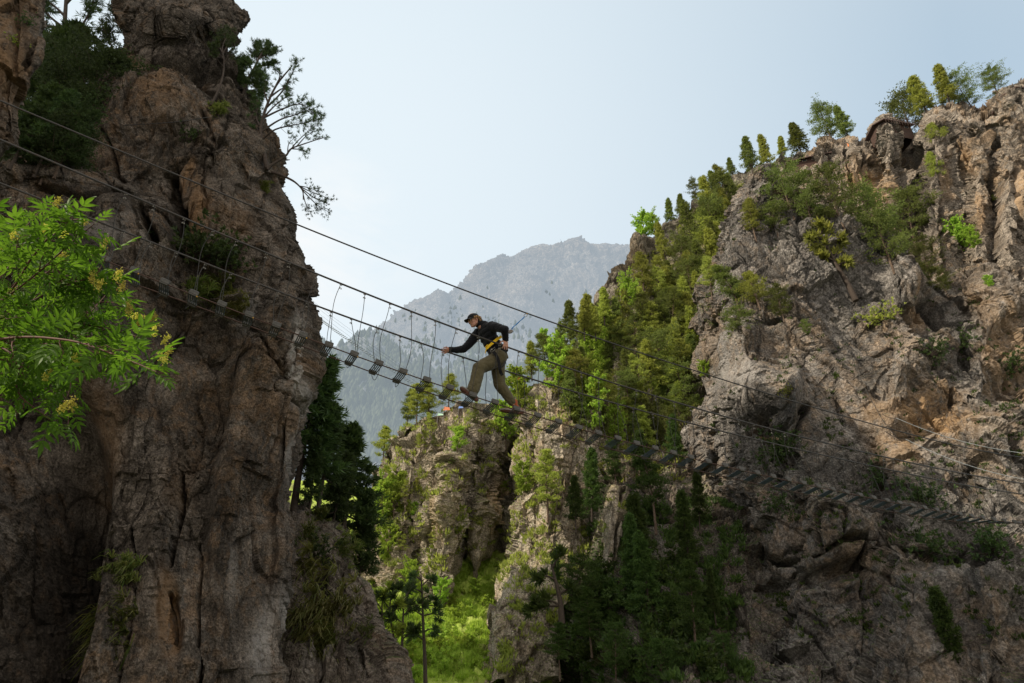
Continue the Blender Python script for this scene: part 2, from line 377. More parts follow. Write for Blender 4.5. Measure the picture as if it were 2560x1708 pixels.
# ================================================================= TERRAIN
def row(py, pts): return [(px, py if not isinstance(py, (list, tuple)) else py[i], Y) for i, (px, Y) in enumerate(pts)]
def body(py, L, R, Y0, Y1, wrap=8, lw=4, n=6, bulge=1.0, roll=1.6):
    """one level of a free-standing rock: wraps away behind on both sides"""
    o = [(L+30, py, Y0+lw), (L, py, Y0+roll)]
    for k in range(1, n+1):
        f = k/(n+1); o.append((L+(R-L)*f, py, Y0+(Y1-Y0)*f-bulge*math.sin(math.pi*f)))
    o += [(R-(R-L)*.03, py, Y1+roll*.35), (R, py, Y1+roll*1.3), (R-34, py, Y1+wrap)]
    return o
def build_terrain():
    # --- left cliff: the pinnacle and the wall below it
    Ld = [(-70, 345, 505, 17.5), (-18, 316, 560, 16.2), (12, 303, 598, 15.6), (48, 318, 619, 15.5), (88, 333, 603, 15.7), (132, 330, 571, 16.0), (165, 318, 585, 15.9), (207, 292, 611, 15.8), (260, 252, 640, 15.5), (290, 205, 652, 15.2), (320, 168, 668, 14.9), (372, 150, 690, 14.6)]
    rows = [body(py, L, R, Y-.9, Y+.7, 7, 4, 7, .8, 1.1) for py, L, R, Y in Ld]
    for py, L, R, Y in [(p_, l_, r_-38*min(1, max(0, (p_-400)/200)), y_) for p_, l_, r_, y_ in [(428, -60, 701, 14.2), (480, -230, 716, 13.9), (545, -330, 752, 13.7), (612, -360, 768, 13.6), (697, -380, 776, 13.5), (770, -390, 777, 13.4), (828, -400, 774, 13.3), (926, -400, 776, 13.2), (1035, -400, 764, 13.1), (1144, -400, 757, 13.0), (1220, -400, 753, 13.0), (1300, -400, 750, 12.9), (1420, -400, 748, 12.8), (1560, -400, 742, 12.6), (1720, -400, 732, 12.4), (1950, -400, 715, 12.2), (2250, -400, 700, 12.0)]]:
        rows.append(body(py, L, R, Y-2.2, Y+1.4, 9, 3, 7, .6, 1.3))
    push = [(470, 190, 95, 16, 8, -1.6), (480, 95, 95, 55, 20, .5), (330, 260, 60, 70, 0, .55), (430, 270, 75, 70, 0, .8), (560, 230, 40, 70, 0, .3),
            (90, 1500, 150, 420, 8, -2.6), (60, 1050, 120, 160, 0, -1.0), (235, 1550, 40, 300, 5, .9), (150, 860, 200, 120, 0, .9), (140, 700, 180, 120, 10, .5),
            (330, 640, 110, 120, 25, .8), (500, 700, 100, 90, 10, -.55), (610, 1330, 60, 260, 0, .5), (520, 1010, 60, 120, 0, -.6), (470, 850, 110, 60, 20, -.55), (650, 950, 60, 200, 5, .4), (250, 480, 150, 60, 15, .6), (560, 470, 90, 120, 10, .45), (430, 1430, 70, 260, 0, .4), (470, 640, 60, 30, 10, .5), (700, 700, 50, 130, 0, .25),
            (440, 1560, 26, 90, 5, -.5), (660, 110, 60, 40, 30, .3)]
    cr = [([(432, 400), (440, 450), (455, 520), (458, 600), (452, 640)], 11, 1.5), ([(368, 530), (385, 590), (400, 640)], 10, 1.0), ([(402, 178), (440, 196), (485, 214), (560, 262)], 6, .7),
          ([(470, 395), (445, 420)], 7, .8), ([(470, 1150), (480, 1250), (462, 1400)], 5, .7), ([(340, 1300), (352, 1420), (300, 1708)], 5, .5), ([(240, 1120), (232, 1350), (205, 1708)], 9, .9), ([(520, 1340), (520, 1500), (505, 1720)], 4, .6),
          ([(445, 1480), (444, 1620)], 4, .5), ([(560, 800), (640, 870), (700, 1000)], 4, .3), ([(600, 420), (620, 470)], 6, .4), ([(255, 320), (290, 400), (330, 450)], 5, .3), ([(100, 470), (240, 520), (330, 500)], 6, .4), ([(690, 860), (672, 985), (735, 1030)], 3, .25), ([(700, 1060), (722, 1250), (715, 1500)], 4, .3), ([(500, 300), (540, 360), (545, 420)], 5, .4)]
    tnt = ([(697, 905, 13, 75, 3, .95), (705, 975, 18, 50, -8, .85), (722, 1120, 6, 110, 2, .85), (680, 1600, 18, 110, 12, .6), (715, 1540, 6, 60, 0, .5), (640, 1420, 10, 60, 0, .4), (600, 800, 40, 60, 10, .25), (300, 620, 60, 60, 0, .3)],
           [(470, 205, 60, 14, 10, .6), (500, 530, 40, 90, 5, .7), (590, 560, 40, 60, 10, .35), (480, 430, 30, 40, 0, .7), (445, 1540, 24, 110, 3, .9), (250, 1060, 60, 110, 0, .45), (420, 285, 40, 40, 0, .4), (150, 1150, 60, 60, 0, .4), (330, 170, 40, 20, 0, .5), (470, 1180, 40, 80, 0, .2)],
           [(470, 205, 45, 8, 12, .9), (610, 1300, 26, 300, 0, .55), (560, 720, 14, 120, 8, .3), (60, 1500, 160, 330, 6, .9), (520, 1050, 60, 130, 0, .45), (420, 840, 120, 40, 15, .5), (445, 560, 16, 90, 3, .8), (330, 560, 20, 60, 10, .5), (660, 1150, 16, 160, 0, .4), (740, 760, 14, 60, 0, .3), (250, 500, 80, 20, 10, .35)])
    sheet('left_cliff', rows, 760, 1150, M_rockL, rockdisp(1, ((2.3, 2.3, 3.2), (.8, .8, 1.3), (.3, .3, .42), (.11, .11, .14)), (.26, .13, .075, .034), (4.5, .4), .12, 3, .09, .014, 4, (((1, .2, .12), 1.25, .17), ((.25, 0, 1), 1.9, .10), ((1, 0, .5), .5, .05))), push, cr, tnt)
    # --- near rock wall at the upper left corner
    rows = []
    for py, R in [(-160, 112), (-60, 108), (0, 104), (60, 106), (110, 103), (155, 92), (215, 55), (270, 32), (330, 8), (370, -30), (420, -90)]:
        rows.append([(-700, py, 6.0), (-300, py, 6.2), (-120, py, 6.6), (-40, py, 6.8), (R-60, py, 7.0), (R-20, py, 7.15), (R, py, 7.5), (R-40, py, 9.6)])
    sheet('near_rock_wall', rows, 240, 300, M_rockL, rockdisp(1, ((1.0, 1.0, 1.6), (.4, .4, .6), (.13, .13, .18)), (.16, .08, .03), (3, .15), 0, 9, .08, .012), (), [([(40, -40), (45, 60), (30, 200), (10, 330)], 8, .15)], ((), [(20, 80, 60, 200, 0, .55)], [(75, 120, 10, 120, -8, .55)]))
    # --- ledge the pines stand on, between near wall and pinnacle
    rows = [[(-500, py-10, Y), (-200, py, Y), (0, py, Y), (120, py+4, Y), (240, py+8, Y), (330, py+10, Y+.6), (420, py+20, Y+1)] for py, Y in [(268, 21), (300, 19), (350, 17.4), (405, 16.0), (450, 15.0), (520, 14.8)]]
    sheet('pine_ledge', rows, 160, 120, M_shade, rockdisp(1, ((1.5, 1.5, 1.5), (.6, .6, .6), (.2, .2, .2)), (.25, .12, .05), (4, .3), 0, 12))
    # --- lower ledge right of the cliff foot
    Rr = [(1262, 760, 25), (1287, 775, 22), (1304, 812, 20.6), (1338, 862, 20), (1372, 868, 19.8), (1406, 872, 19.6), (1482, 914, 19.2), (1555, 920, 18.8), (1619, 938, 18.4), (1704, 964, 18), (1850, 1000, 17), (2100, 1060, 16)]
    rows = [body(py, 600, R, Y-1.5, Y, 8, 3, 6, .5, 1.0) for py, R, Y in Rr]
    sheet('lower_ledge', rows, 420, 520, M_rockL2, rockdisp(1, ((1.6, 1.6, 2.6), (.6, .6, 1.0), (.22, .22, .3), (.12, .12, .15)), (.24, .12, .06, .03), (4, .4), .12, 5, .09, .015, 4, (((1, .2, .2), .9, .16), ((1, 0, .5), .4, .05))),
          [(800, 1480, 22, 140, -6, -.4), (850, 1560, 30, 150, -8, .4)], [([(765, 1390), (778, 1500), (800, 1700)], 5, .5), ([(862, 1410), (870, 1540), (905, 1700)], 5, .5)],
          ([(790, 1650, 30, 70, 10, .35)], [], [(870, 1560, 12, 130, -8, .5), (820, 1440, 12, 60, 0, .5)]))
    # --- gully with the green bank
    xs = (700, 800, 880, 960, 1040, 1120, 1200, 1290, 1380)
    rows = []
    for py, Y, dy in [(1215, 92, 0), (1250, 86, 10), (1310, 80, 20), (1400, 73, 20), (1490, 65.5, 10), (1580, 59, 0), (1660, 54, 0), (1760, 47, 0), (1900, 34, 0), (2250, 16, 0)]:
        rows.append([(x, py+dy*math.sin((x-700)/120.)+(x < 900)*-10, Y+(4 if x > 1250 else 0)) for x in xs])
    sheet('green_bank', rows, 300, 420, M_bank, rockdisp(1, ((3, 3, 3), (1, 1, 1), (.35, .35, .35)), (.5, .3, .12), (9, .9), 0, 21), ())
    # --- central crags
    rk = ((4.2, 4.2, 11), (1.7, 1.7, 3.6), (.7, .7, 1.3), (.3, .3, .4))
    def crag(name, rows, nu, nv, seed, A=1.0, tilt=-.16, mat=None, **k):
        return sheet(name, rows, nu, nv, mat or M_rockC, rockdisp(A, rk, (1.1, .55, .28, .11), (11, 1.0), tilt, seed, .1, .05, 4, (((.95, .2, .22), 3.1, .8), ((1, 0, .35), 1.2, .28), ((-.3, 0, 1), 3.3, .3))), **k)
    cols = ((905, 1290, 78), (935, 1215, 74), (965, 1150, 71), (1026, 1088, 70), (1090, 1058, 69), (1148, 1030, 68), (1200, 1030, 70), (1240, 1034, 71), (1275, 1038, 73.5), (1310, 1020, 74), (1370, 990, 76), (1440, 955, 78))
    rows = []
    for k, f in enumerate((-.06, 0, .1, .25, .42, .6, .8, 1.0, 1.2)):
        r = []
        for i, (x, y0, Y) in enumerate(cols):
            yb = 1490+(i > 6)*10
            y = y0+(yb-y0)*f; shift = -(y-y0)*.11*(1 if i > 2 else .3)
            dep = Y-(f*3 if f > 0 else -3.5)+(0, -1.5, 1.2, -1.6, 1.4, -2.2, 2.6, .5, 2.5, 1, 0, 0)[i]*math.sin(min(1, max(0, f)*1.6)*math.pi/2)
            r.append((x+shift, y, dep))
        rows.append(r)
    crag('central_crag', rows, 520, 560, 31, push=[(1110, 1240, 22, 90, 10, 1.6), (1060, 1330, 26, 120, 10, 1.2), (1205, 1330, 20, 120, 8, 1.5), (1160, 1300, 14, 120, 10, -1.8), (960, 1200, 22, 50, 10, 1.2)], cracks=[([(1185, 1130), (1180, 1300), (1165, 1480)], 7, 2.2), ([(1010, 1130), (1040, 1200), (1030, 1330)], 6, 1.6), ([(1100, 1100), (1120, 1200), (1090, 1380)], 5, 1.2), ([(965, 1140), (990, 1200)], 6, 1.2)],
         tints=((), [(1235, 1270, 16, 90, 6, .8), (1110, 1290, 14, 70, 5, .35), (960, 1240, 12, 40, 0, .4)], [(1258, 1330, 12, 60, 0, .6), (1225, 1175, 26, 60, 0, .3)]))
    # rib A (behind) and rib B (front, runs to the bottom edge)
    rows = [body(py, L, R, Y, Y+1, 9, 5, 6, 1.5, 2.5) for py, L, R, Y in [(1085, 1310, 1430, 68), (1118, 1290, 1440, 65), (1160, 1287, 1450, 63.5), (1230, 1286, 1450, 62), (1300, 1284, 1450, 60.5), (1370, 1290, 1450, 59.5), (1460, 1250, 1440, 57), (1560, 1215, 1430, 55), (1700, 1180, 1400, 52)]]
    crag('rock_rib', rows, 260, 420, 33, A=.8)
    rows = [body(py, L, R, Y, Y+2, 10, 6, 6, 2.2, 3) for py, L, R, Y in [(1092, 1410, 1450, 64), (1125, 1392, 1470, 63), (1170, 1366, 1475, 62), (1262, 1336, 1480, 61), (1357, 1314, 1480, 60), (1434, 1287, 1470, 59), (1500, 1278, 1450, 58.5), (1548, 1271, 1435, 58), (1644, 1256, 1420, 57), (1740, 1250, 1420, 56.5), (1950, 1240, 1420, 55), (2300, 1230, 1420, 54)]]
    crag('rock_rib', rows, 300, 620, 35, A=.9, cracks=[([(1420, 1150), (1405, 1230), (1380, 1330)], 4, 1.6), ([(1430, 1130), (1420, 1300)], 4, 1.2), ([(1330, 1540), (1318, 1640), (1325, 1720)], 5, 2)], tints=((), [(1350, 1640, 16, 50, 0, .5)], []))
    rows = [body(py, L, R, Y, Y+3, 10, 5, 5, 1.5, 2.5) for py, L, R, Y in [(925, 1392, 1415, 66), (945, 1378, 1450, 64), (985, 1352, 1480, 62.5), (1035, 1332, 1520, 61.5), (1090, 1325, 1540, 61), (1160, 1330, 1560, 60.5), (1260, 1350, 1580, 60), (1400, 1380, 1600, 59)]]
    crag('upper_crag', rows, 260, 300, 37, A=.85, tints=((), [(1395, 1060, 20, 40, 0, .6)], []))
    rows = [body(py, L, R, Y, Y+1, 6, 4, 4, .8, 1.5) for py, L, R, Y in [(1215, 1528, 1560, 56), (1240, 1518, 1566, 55.5), (1300, 1512, 1566, 55), (1380, 1505, 1560, 55), (1460, 1490, 1550, 55), (1560, 1470, 1540, 55)]]
    crag('rock_fin', rows, 120, 220, 39, A=.35, cracks=[([(1545, 1215), (1538, 1320), (1532, 1400)], 3, 1.2)])
    # --- wooded slope rising to the right skyline
    cols = ((1250, 1045, 74), (1320, 1000, 74), (1400, 950, 75), (1480, 810, 80), (1560, 700, 84), (1640, 612, 88), (1720, 540, 90), (1800, 490, 92), (1880, 452, 94), (1960, 436, 95), (2040, 412, 96), (2110, 400, 97))
    rows = []
    for f in (-.05, 0, .12, .3, .5, .75, 1.0, 1.3):
        rows.append([(x-(0 if f < .3 else (f-.3)*20), y+(1330-y)*f, Y-(Y-(74 if x < 1420 else 66 if x < 1560 else 57))*max(0, f)**.8+(3 if f < 0 else 0)) for x, y, Y in cols])
    sheet('wooded_slope', rows, 420, 380, M_rockS, rockdisp(1, rk, (1.3, .7, .25, .1), (11, 2.0), -.1, 41, .1, .1), ())
    # --- shaded bank at the foot of the right cliff
    rows = [[(x, py+dd, Y+(22 if x < 1400 else 17 if x < 1500 else 4 if x < 1600 else 0)) for x, dd in ((1240, 60), (1330, 30), (1420, 0), (1520, -10), (1620, -30), (1720, -20), (1820, 0), (1920, 10), (2050, 20))] for py, Y in [(1230, 57), (1330, 53), (1450, 50), (1560, 46), (1700, 41), (1900, 33), (2250, 24)]]
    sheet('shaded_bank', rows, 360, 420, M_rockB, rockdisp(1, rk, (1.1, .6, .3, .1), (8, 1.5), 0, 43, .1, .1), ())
    # --- right cliff
    top = ((1800, 655), (1835, 560), (1868, 470), (1906, 420), (1950, 462), (2000, 535), (2073, 557), (2194, 584), (2256, 650), (2319, 722), (2408, 700), (2470, 712), (2570, 780), (2760, 840))
    Ls = ((0, 1800, 655), (.1, 1765, 760), (.22, 1750, 850), (.3, 1738, 914), (.38, 1752, 986), (.46, 1722, 1070), (.58, 1795, 1200), (.7, 1815, 1325), (.85, 1765, 1500), (1.05, 1720, 1720), (1.3, 1690, 1950), (1.7, 1690, 2300))
    rows = [[(1880+k*4, 640, 84) for k in range(2)]+[(x, y+25, 74-(.02*(x-1800))) for x, y in top]]
    for f, Lx, Ly in Ls:
        Yf = 62-12*min(f, 1.2)
        r = [(Lx+55, Ly, Yf+20), (Lx, Ly, Yf+6)]
        n = len(top)
        for i, (x, y) in enumerate(top):
            g = i/(n-1)
            xx = Lx+(x-top[0][0])*(1-g)*(1 if f < .1 else max(.0, 1-f))+(0 if f < .1 else 0)
            xx = Lx+22+(2760-Lx-22)*((x-1800)/960.) if f > .15 else (x+(Lx-1800)*(1-g)+6)
            yy = y+(Ly-655)*(1 if f < .12 else 1)*(.0 if f == 0 else 1)*(1.0) if f < .15 else Ly+(y-655)*max(0, (1-f*1.5))
            r.append((xx, yy, Yf+(3.5 if i == 0 else 0)-2.5*math.sin(g*math.pi)-g*(9+6*min(f, 1))+(2.0*math.sin(i*2.1))*.5))
        rows.append(r)
    push = [(1900, 975, 105, 75, 12, 3.4), (1950, 1075, 90, 22, 10, -1.6), (1780, 880, 45, 40, 30, 2.0), (1840, 840, 60, 30, -20, 1.5), (2130, 690, 60, 70, 35, 1.0), (2240, 720, 60, 80, 35, 1.8), (2060, 640, 60, 60, 30, 1.0), (1905, 470, 40, 50, 0, 1.0), (2350, 860, 40, 200, 62, 1.6), (2450, 1000, 40, 240, 66, -1.4), (1980, 1330, 170, 90, 5, 2.2), (2100, 1440, 300, 22, -4, -1.6), (1800, 1330, 60, 60, 0, 1.5), (2350, 1500, 140, 160, 30, 1.2)]
    cr = [([(1840, 1370), (1930, 1395), (2010, 1395), (2080, 1378), (2240, 1395), (2420, 1440)], 6, 1.8), ([(1815, 1250), (1830, 1340), (1860, 1380)], 9, 2.2), ([(2256, 650), (2285, 700), (2310, 780)], 6, 2.0), ([(2190, 590), (2222, 650), (2225, 740)], 4, 1.4), ([(1870, 1085), (1960, 1062), (2010, 1015)], 7, 1.6), ([(2320, 740), (2420, 920), (2530, 1150)], 7, 2.0), ([(2180, 730), (2290, 800), (2330, 900), (2400, 1000)], 5, 1.2), ([(2020, 1010), (1990, 1090)], 5, 1.2), ([(2140, 1400), (2160, 1550), (2180, 1708)], 6, 1.6), ([(1960, 1420), (1965, 1560), (1950, 1708)], 6, 1.4), ([(1905, 425), (1930, 470), (1990, 530)], 3, .8)]
    tnt = ([(1830, 935, 40, 55, 40, .75), (1790, 870, 30, 30, 0, .4), (2270, 1180, 12, 80, -35, .35), (2480, 1100, 20, 120, -30, .3), (2395, 1375, 6, 60, -22, .6), (2300, 1530, 20, 14, 0, .6), (1940, 1120, 20, 50, 10, .3)],
           [(2350, 1020, 120, 70, 20, .9), (2240, 1130, 70, 60, 0, .6), (1925, 1085, 40, 14, 10, .9), (2500, 860, 60, 150, -30, .5), (2290, 760, 26, 60, -30, .7), (2190, 1030, 50, 50, 0, .4), (1960, 490, 26, 26, 0, .4)],
           [(1930, 1030, 60, 40, 0, .45), (2150, 930, 40, 60, -20, .4), (2050, 1180, 160, 40, 10, .25), (2200, 1300, 240, 120, 0, .3), (2100, 1560, 260, 120, 0, .45), (2430, 1180, 60, 60, 0, .4)])
    sheet('right_cliff', rows, 820, 900, M_rockR, rockdisp(1, ((6, 6, 9), (2.2, 2.2, 3.6), (.85, .85, 1.3), (.33, .33, .42)), (.8, .5, .28, .12), (13, .9), .45, 51, .09, .045, 4, (((.86, .1, .5), 3.6, 1.0), ((.9, 0, .42), 1.3, .36), ((-.35, .2, .9), 5.0, .5))), push, cr, tnt)
    # --- columnar cliff below the chalets
    top = ((1930, 470), (1990, 425), (2051, 372), (2085, 365), (2154, 368), (2194, 330), (2222, 312), (2256, 355), (2290, 380), (2337, 298), (2408, 294), (2453, 298), (2489, 282), (2520, 240), (2570, 226), (2680, 240))
    rows = [[(x, y-6, 92) for x, y in top]]
    for f in (0, .05, .15, .3, .5, .75, 1.0):
        r = []
        for i, (x, y) in enumerate(top):
            r.append((x-4*f, y+(1080-y)*f, 84-f*6+(0, 2, 0, 2.2, .5, 2.6, 0, 3.5, 3.5, 0, 2.4, .2, 2.6, 0, 1.5, 0)[i]+(1.5 if f == 0 else 0)-i*1.1))
        rows.append(r)
    tc = [([(2070, 385), (2080, 480), (2072, 600)], 4, 2.4), ([(2118, 370), (2130, 470), (2120, 560)], 4, 2.4), ([(2160, 375), (2166, 480), (2176, 560)], 4, 2.4), ([(2205, 340), (2236, 400), (2262, 440)], 4, 2.4), ([(2262, 370), (2290, 470), (2310, 620), (2330, 700)], 12, 3.5), ([(2400, 320), (2408, 420), (2418, 560), (2420, 700)], 5, 2.4), ([(2450, 310), (2470, 450), (2492, 560), (2500, 640)], 5, 2.4), ([(2525, 420), (2530, 560), (2540, 700)], 5, 2.4), ([(2350, 470), (2352, 600), (2370, 700)], 5, 2.0), ([(2100, 430), (2110, 520)], 3, 1.4)]
    tnt = ([(2110, 640, 14, 14, 0, .2)], [(2180, 470, 40, 70, 0, .7), (2420, 390, 16, 40, 0, .6), (2450, 520, 24, 60, 0, .5), (2200, 570, 40, 24, 0, .5), (2130, 450, 16, 50, 0, .6), (2370, 430, 14, 60, 0, .4), (2540, 480, 14, 80, 0, .6)], [(2300, 460, 16, 110, -8, .6), (2230, 520, 16, 60, -10, .4), (2480, 470, 8, 90, -5, .5)])
    sheet('columnar_cliff', rows, 620, 620, M_rockT, rockdisp(1, ((3.4, 3.4, 30), (1.5, 1.5, 5.0), (.7, .7, 1.5), (.33, .33, .42)), (1.3, .6, .28, .12), (14, .7), .1, 61, .1, .05, 4, (((1, .3, .06), 2.5, 1.1), ((1, .2, .1), 1.0, .35), ((.1, 0, 1), 4.2, .45))), (), tc, tnt)
    # --- mountain and its wooded spur
    rd = ((700, 900), (780, 892), (850, 872), (930, 842), (980, 808), (1018, 770), (1087, 733), (1121, 738), (1152, 726), (1190, 685), (1217, 663), (1248, 644), (1279, 644), (1332, 619), (1401, 621), (1428, 610), (1497, 617), (1554, 619), (1592, 621), (1680, 630), (1800, 650))
    rows = [[(x, y+6, 1780) for x, y in rd]]
    for f in (0, .06, .15, .3, .5, .75, 1.0, 1.3):
        rows.append([(x+(1-f)*0, y+(1250-y)*f, 1650-f**.8*750+(80*math.sin(i*1.9))*min(1, f*4)) for i, (x, y) in enumerate(rd)])
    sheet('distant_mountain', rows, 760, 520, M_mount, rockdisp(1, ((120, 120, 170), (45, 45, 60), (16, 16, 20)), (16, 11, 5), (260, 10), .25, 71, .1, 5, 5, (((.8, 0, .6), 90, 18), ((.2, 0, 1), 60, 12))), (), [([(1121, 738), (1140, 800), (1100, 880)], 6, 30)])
    rd = ((560, 960), (700, 905), (773, 890), (807, 864), (865, 855), (903, 843), (934, 836), (975, 850), (1040, 880), (1100, 905), (1200, 915), (1300, 925), (1400, 940), (1500, 960))
    rows = [[(x, y+8, 700) for x, y in rd]]
    for f in (0, .1, .25, .45, .7, 1.0, 1.3):
        rows.append([(x, y+(1300-y)*f, 640-f**.9*330) for x, y in rd])
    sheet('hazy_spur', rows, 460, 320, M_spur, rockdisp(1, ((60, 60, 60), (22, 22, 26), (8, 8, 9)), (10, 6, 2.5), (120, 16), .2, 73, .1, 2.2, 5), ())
    # --- unseen wall added to shadow the foot of the right cliff; gorge floor
    V = []
    ny, nz = 50, 60
    yy, zz = np.meshgrid(np.linspace(-20, 26, ny), np.linspace(-4, 1, nz))
    topz = np.interp(yy, [-20, -10, 4, 12, 18, 22, 26], [88, 92, 100, 108, 104, 92, 60])
    Z = -4+(zz+4)/5*(topz+4)
    X = -70-1.6*(Z/30)-(Z > topz-.5)*2
    Pn = np.stack([X, yy, Z], -1).reshape(-1, 3)
    Pn[:, 0] += fbm(Pn/7, 4, 80)*2.4
    B = Pn.copy(); B[:, 0] = -98
    i = np.arange(nz-1)[:, None]*ny+np.arange(ny-1)[None]
    Fq = np.stack([i, i+1, i+ny+1, i+ny], -1).reshape(-1, 4)
    n = len(Pn); e = []
    for k in range(nz-1):
        for c in (0, ny-1): a = k*ny+c; e.append([a, a+ny, a+ny+n, a+n])
    for k in range(ny-1): a = (nz-1)*ny+k; e.append([a, a+1, a+1+n, a+n])
    struct(obj('added_shadow_wall', mesh_np('added_shadow_wall', np.vstack([Pn, B]), np.vstack([Fq, Fq+n, np.array(e)]), True, {'crk': np.zeros(2*n), 'bid': np.zeros(2*n), 'tnt': np.zeros((2*n, 3))}), M_wall))
    g = 140; xs = np.sign(np.linspace(-1, 1, g))*np.abs(np.linspace(-1, 1, g))**3*6000; ys = np.abs(np.linspace(0, 1, g))**3*8000-30
    X, Y = np.meshgrid(xs, ys); Pg = np.stack([X.ravel(), Y.ravel(), np.full(g*g, -3.0)], 1); Pg[:, 2] += fbm(Pg/9, 3, 5)*.5
    i = np.arange(g-1)[:, None]*g+np.arange(g-1)[None]
    struct(obj('gorge_floor', mesh_np('gorge_floor', Pg, np.stack([i, i+1, i+g+1, i+g], -1).reshape(-1, 4), True), M_floor))
M_rockL2 = rock_mat('weathered_ledge_rock', ((.085, .068, .056), (.17, .14, .115), (.28, .235, .19)), (.2, .13, .08), streak=.6, sc=1.3, grass=.08, gcol=(.05, .07, .018), bumpd=.06)

# ================================================================= LIGHT, SKY, CAMERA
SUN_AZ, SUN_EL = math.radians(-110), math.radians(38)     # azimuth from +Y, negative = left
def build_light():
    W = bpy.data.worlds.new('World'); SC.world = W; W.use_nodes = True
    t = W.node_tree; N = t.nodes; L = t.links; N.clear()
    sky = N.new('ShaderNodeTexSky'); sky.sky_type = 'NISHITA'; sky.sun_disc = False
    sky.sun_elevation = SUN_EL; sky.sun_rotation = SUN_AZ; sky.altitude = 900; sky.air_density = 1.0; sky.dust_density = 3.2; sky.ozone_density = 1.2
    bg = N.new('ShaderNodeBackground'); bg.inputs[1].default_value = .11815
    tc = N.new('ShaderNodeTexCoord')
    mp = N.new('ShaderNodeMapping'); mp.inputs['Scale'].default_value = (1, 1, 2.2); L.new(tc.outputs['Generated'], mp.inputs[0])
    nz = N.new('ShaderNodeTexNoise'); nz.inputs['Scale'].default_value = 5.5; nz.inputs['Detail'].default_value = 9; nz.inputs['Roughness'].default_value = .58; nz.inputs['Distortion'].default_value = .4; L.new(mp.outputs[0], nz.inputs[0])
    rp = N.new('ShaderNodeValToRGB'); rp.color_ramp.elements[0].position = .44; rp.color_ramp.elements[1].position = .66; L.new(nz.outputs[0], rp.inputs[0])
    # cloud bank low in the sky, towards the sun side
    d0 = ray(800, 640); d0 = d0/np.linalg.norm(d0)
    dt = N.new('ShaderNodeVectorMath'); dt.operation = 'DOT_PRODUCT'; L.new(tc.outputs['Generated'], dt.inputs[0]); dt.inputs[1].default_value = tuple(d0)
    r2 = N.new('ShaderNodeMapRange'); r2.inputs[1].default_value = .988; r2.inputs[2].default_value = .9995; L.new(dt.outputs['Value'], r2.inputs[0])
    mu = N.new('ShaderNodeMath'); mu.operation = 'MULTIPLY'; L.new(rp.outputs[0], mu.inputs[0]); L.new(r2.outputs[0], mu.inputs[1])
    hz = N.new('ShaderNodeMix'); hz.data_type = 'RGBA'; hz.inputs[0].default_value = .62; L.new(sky.outputs[0], hz.inputs[6]); hz.inputs[7].default_value = (6.0, 7.5, 8.6, 1)
    d1 = ray(560, 560); d1 = d1/np.linalg.norm(d1)
    dt2 = N.new('ShaderNodeVectorMath'); dt2.operation = 'DOT_PRODUCT'; L.new(tc.outputs['Generated'], dt2.inputs[0]); dt2.inputs[1].default_value = tuple(d1)
    r3 = N.new('ShaderNodeMapRange'); r3.inputs[1].default_value = .58; r3.inputs[2].default_value = 1.0; r3.inputs[4].default_value = 1.0; L.new(dt2.outputs['Value'], r3.inputs[0])
    gl = N.new('ShaderNodeMix'); gl.data_type = 'RGBA'; L.new(r3.outputs[0], gl.inputs[0]); L.new(hz.outputs[2], gl.inputs[6]); gl.inputs[7].default_value = (7.0, 7.8, 8.3, 1)
    mx = N.new('ShaderNodeMix'); mx.data_type = 'RGBA'; L.new(mu.outputs[0], mx.inputs[0]); L.new(gl.outputs[2], mx.inputs[6]); mx.inputs[7].default_value = (8.0, 8.2, 8.3, 1)
    # added fill: unseen sky overhead and behind the camera brightened to lift shaded rock
    d3 = N.new('ShaderNodeVectorMath'); d3.operation = 'DOT_PRODUCT'; L.new(tc.outputs['Generated'], d3.inputs[0]); d3.inputs[1].default_value = (.1, -.78, .62)
    r4 = N.new('ShaderNodeMapRange'); r4.interpolation_type = 'SMOOTHSTEP'; r4.inputs[1].default_value = .05; r4.inputs[2].default_value = .8; r4.inputs[3].default_value = 0; r4.inputs[4].default_value = 1; L.new(d3.outputs['Value'], r4.inputs[0])
    m4 = N.new('ShaderNodeMix'); m4.data_type = 'RGBA'; L.new(r4.outputs[0], m4.inputs[0]); L.new(mx.outputs[2], m4.inputs[6]); m4.inputs[7].default_value = (8.6, 8.1, 7.4, 1)
    L.new(m4.outputs[2], bg.inputs[0])
    o = N.new('ShaderNodeOutputWorld'); L.new(bg.outputs[0], o.inputs[0])
    s = bpy.data.lights.new('sun', 'SUN'); s.energy = 5.0; s.angle = math.radians(.53); s.color = (1, .89, .72)
    so = link(bpy.data.objects.new('sun', s))
    d = Vector((math.sin(SUN_AZ)*math.cos(SUN_EL), math.cos(SUN_AZ)*math.cos(SUN_EL), math.sin(SUN_EL)))
    so.rotation_euler = d.to_track_quat('Z', 'Y').to_euler(); so.location = (-30, 10, 60)
    cd = bpy.data.cameras.new('camera'); cd.lens = 24; cd.sensor_width = 36; cd.clip_end = 20000; cd.clip_start = .05
    co = link(bpy.data.objects.new('camera', cd)); co.location = (0, 0, CAMZ); co.rotation_euler = (math.radians(90)+PIT, 0, 0)
    SC.camera = co
    SC.view_settings.view_transform = 'Standard'; SC.view_settings.look = 'None'; SC.view_settings.exposure = 0
    SC.cycles.max_bounces = 6; SC.cycles.diffuse_bounces = 3; SC.cycles.transmission_bounces = 3; SC.cycles.transparent_max_bounces = 4; SC.cycles.caustics_reflective = False; SC.cycles.caustics_refractive = False
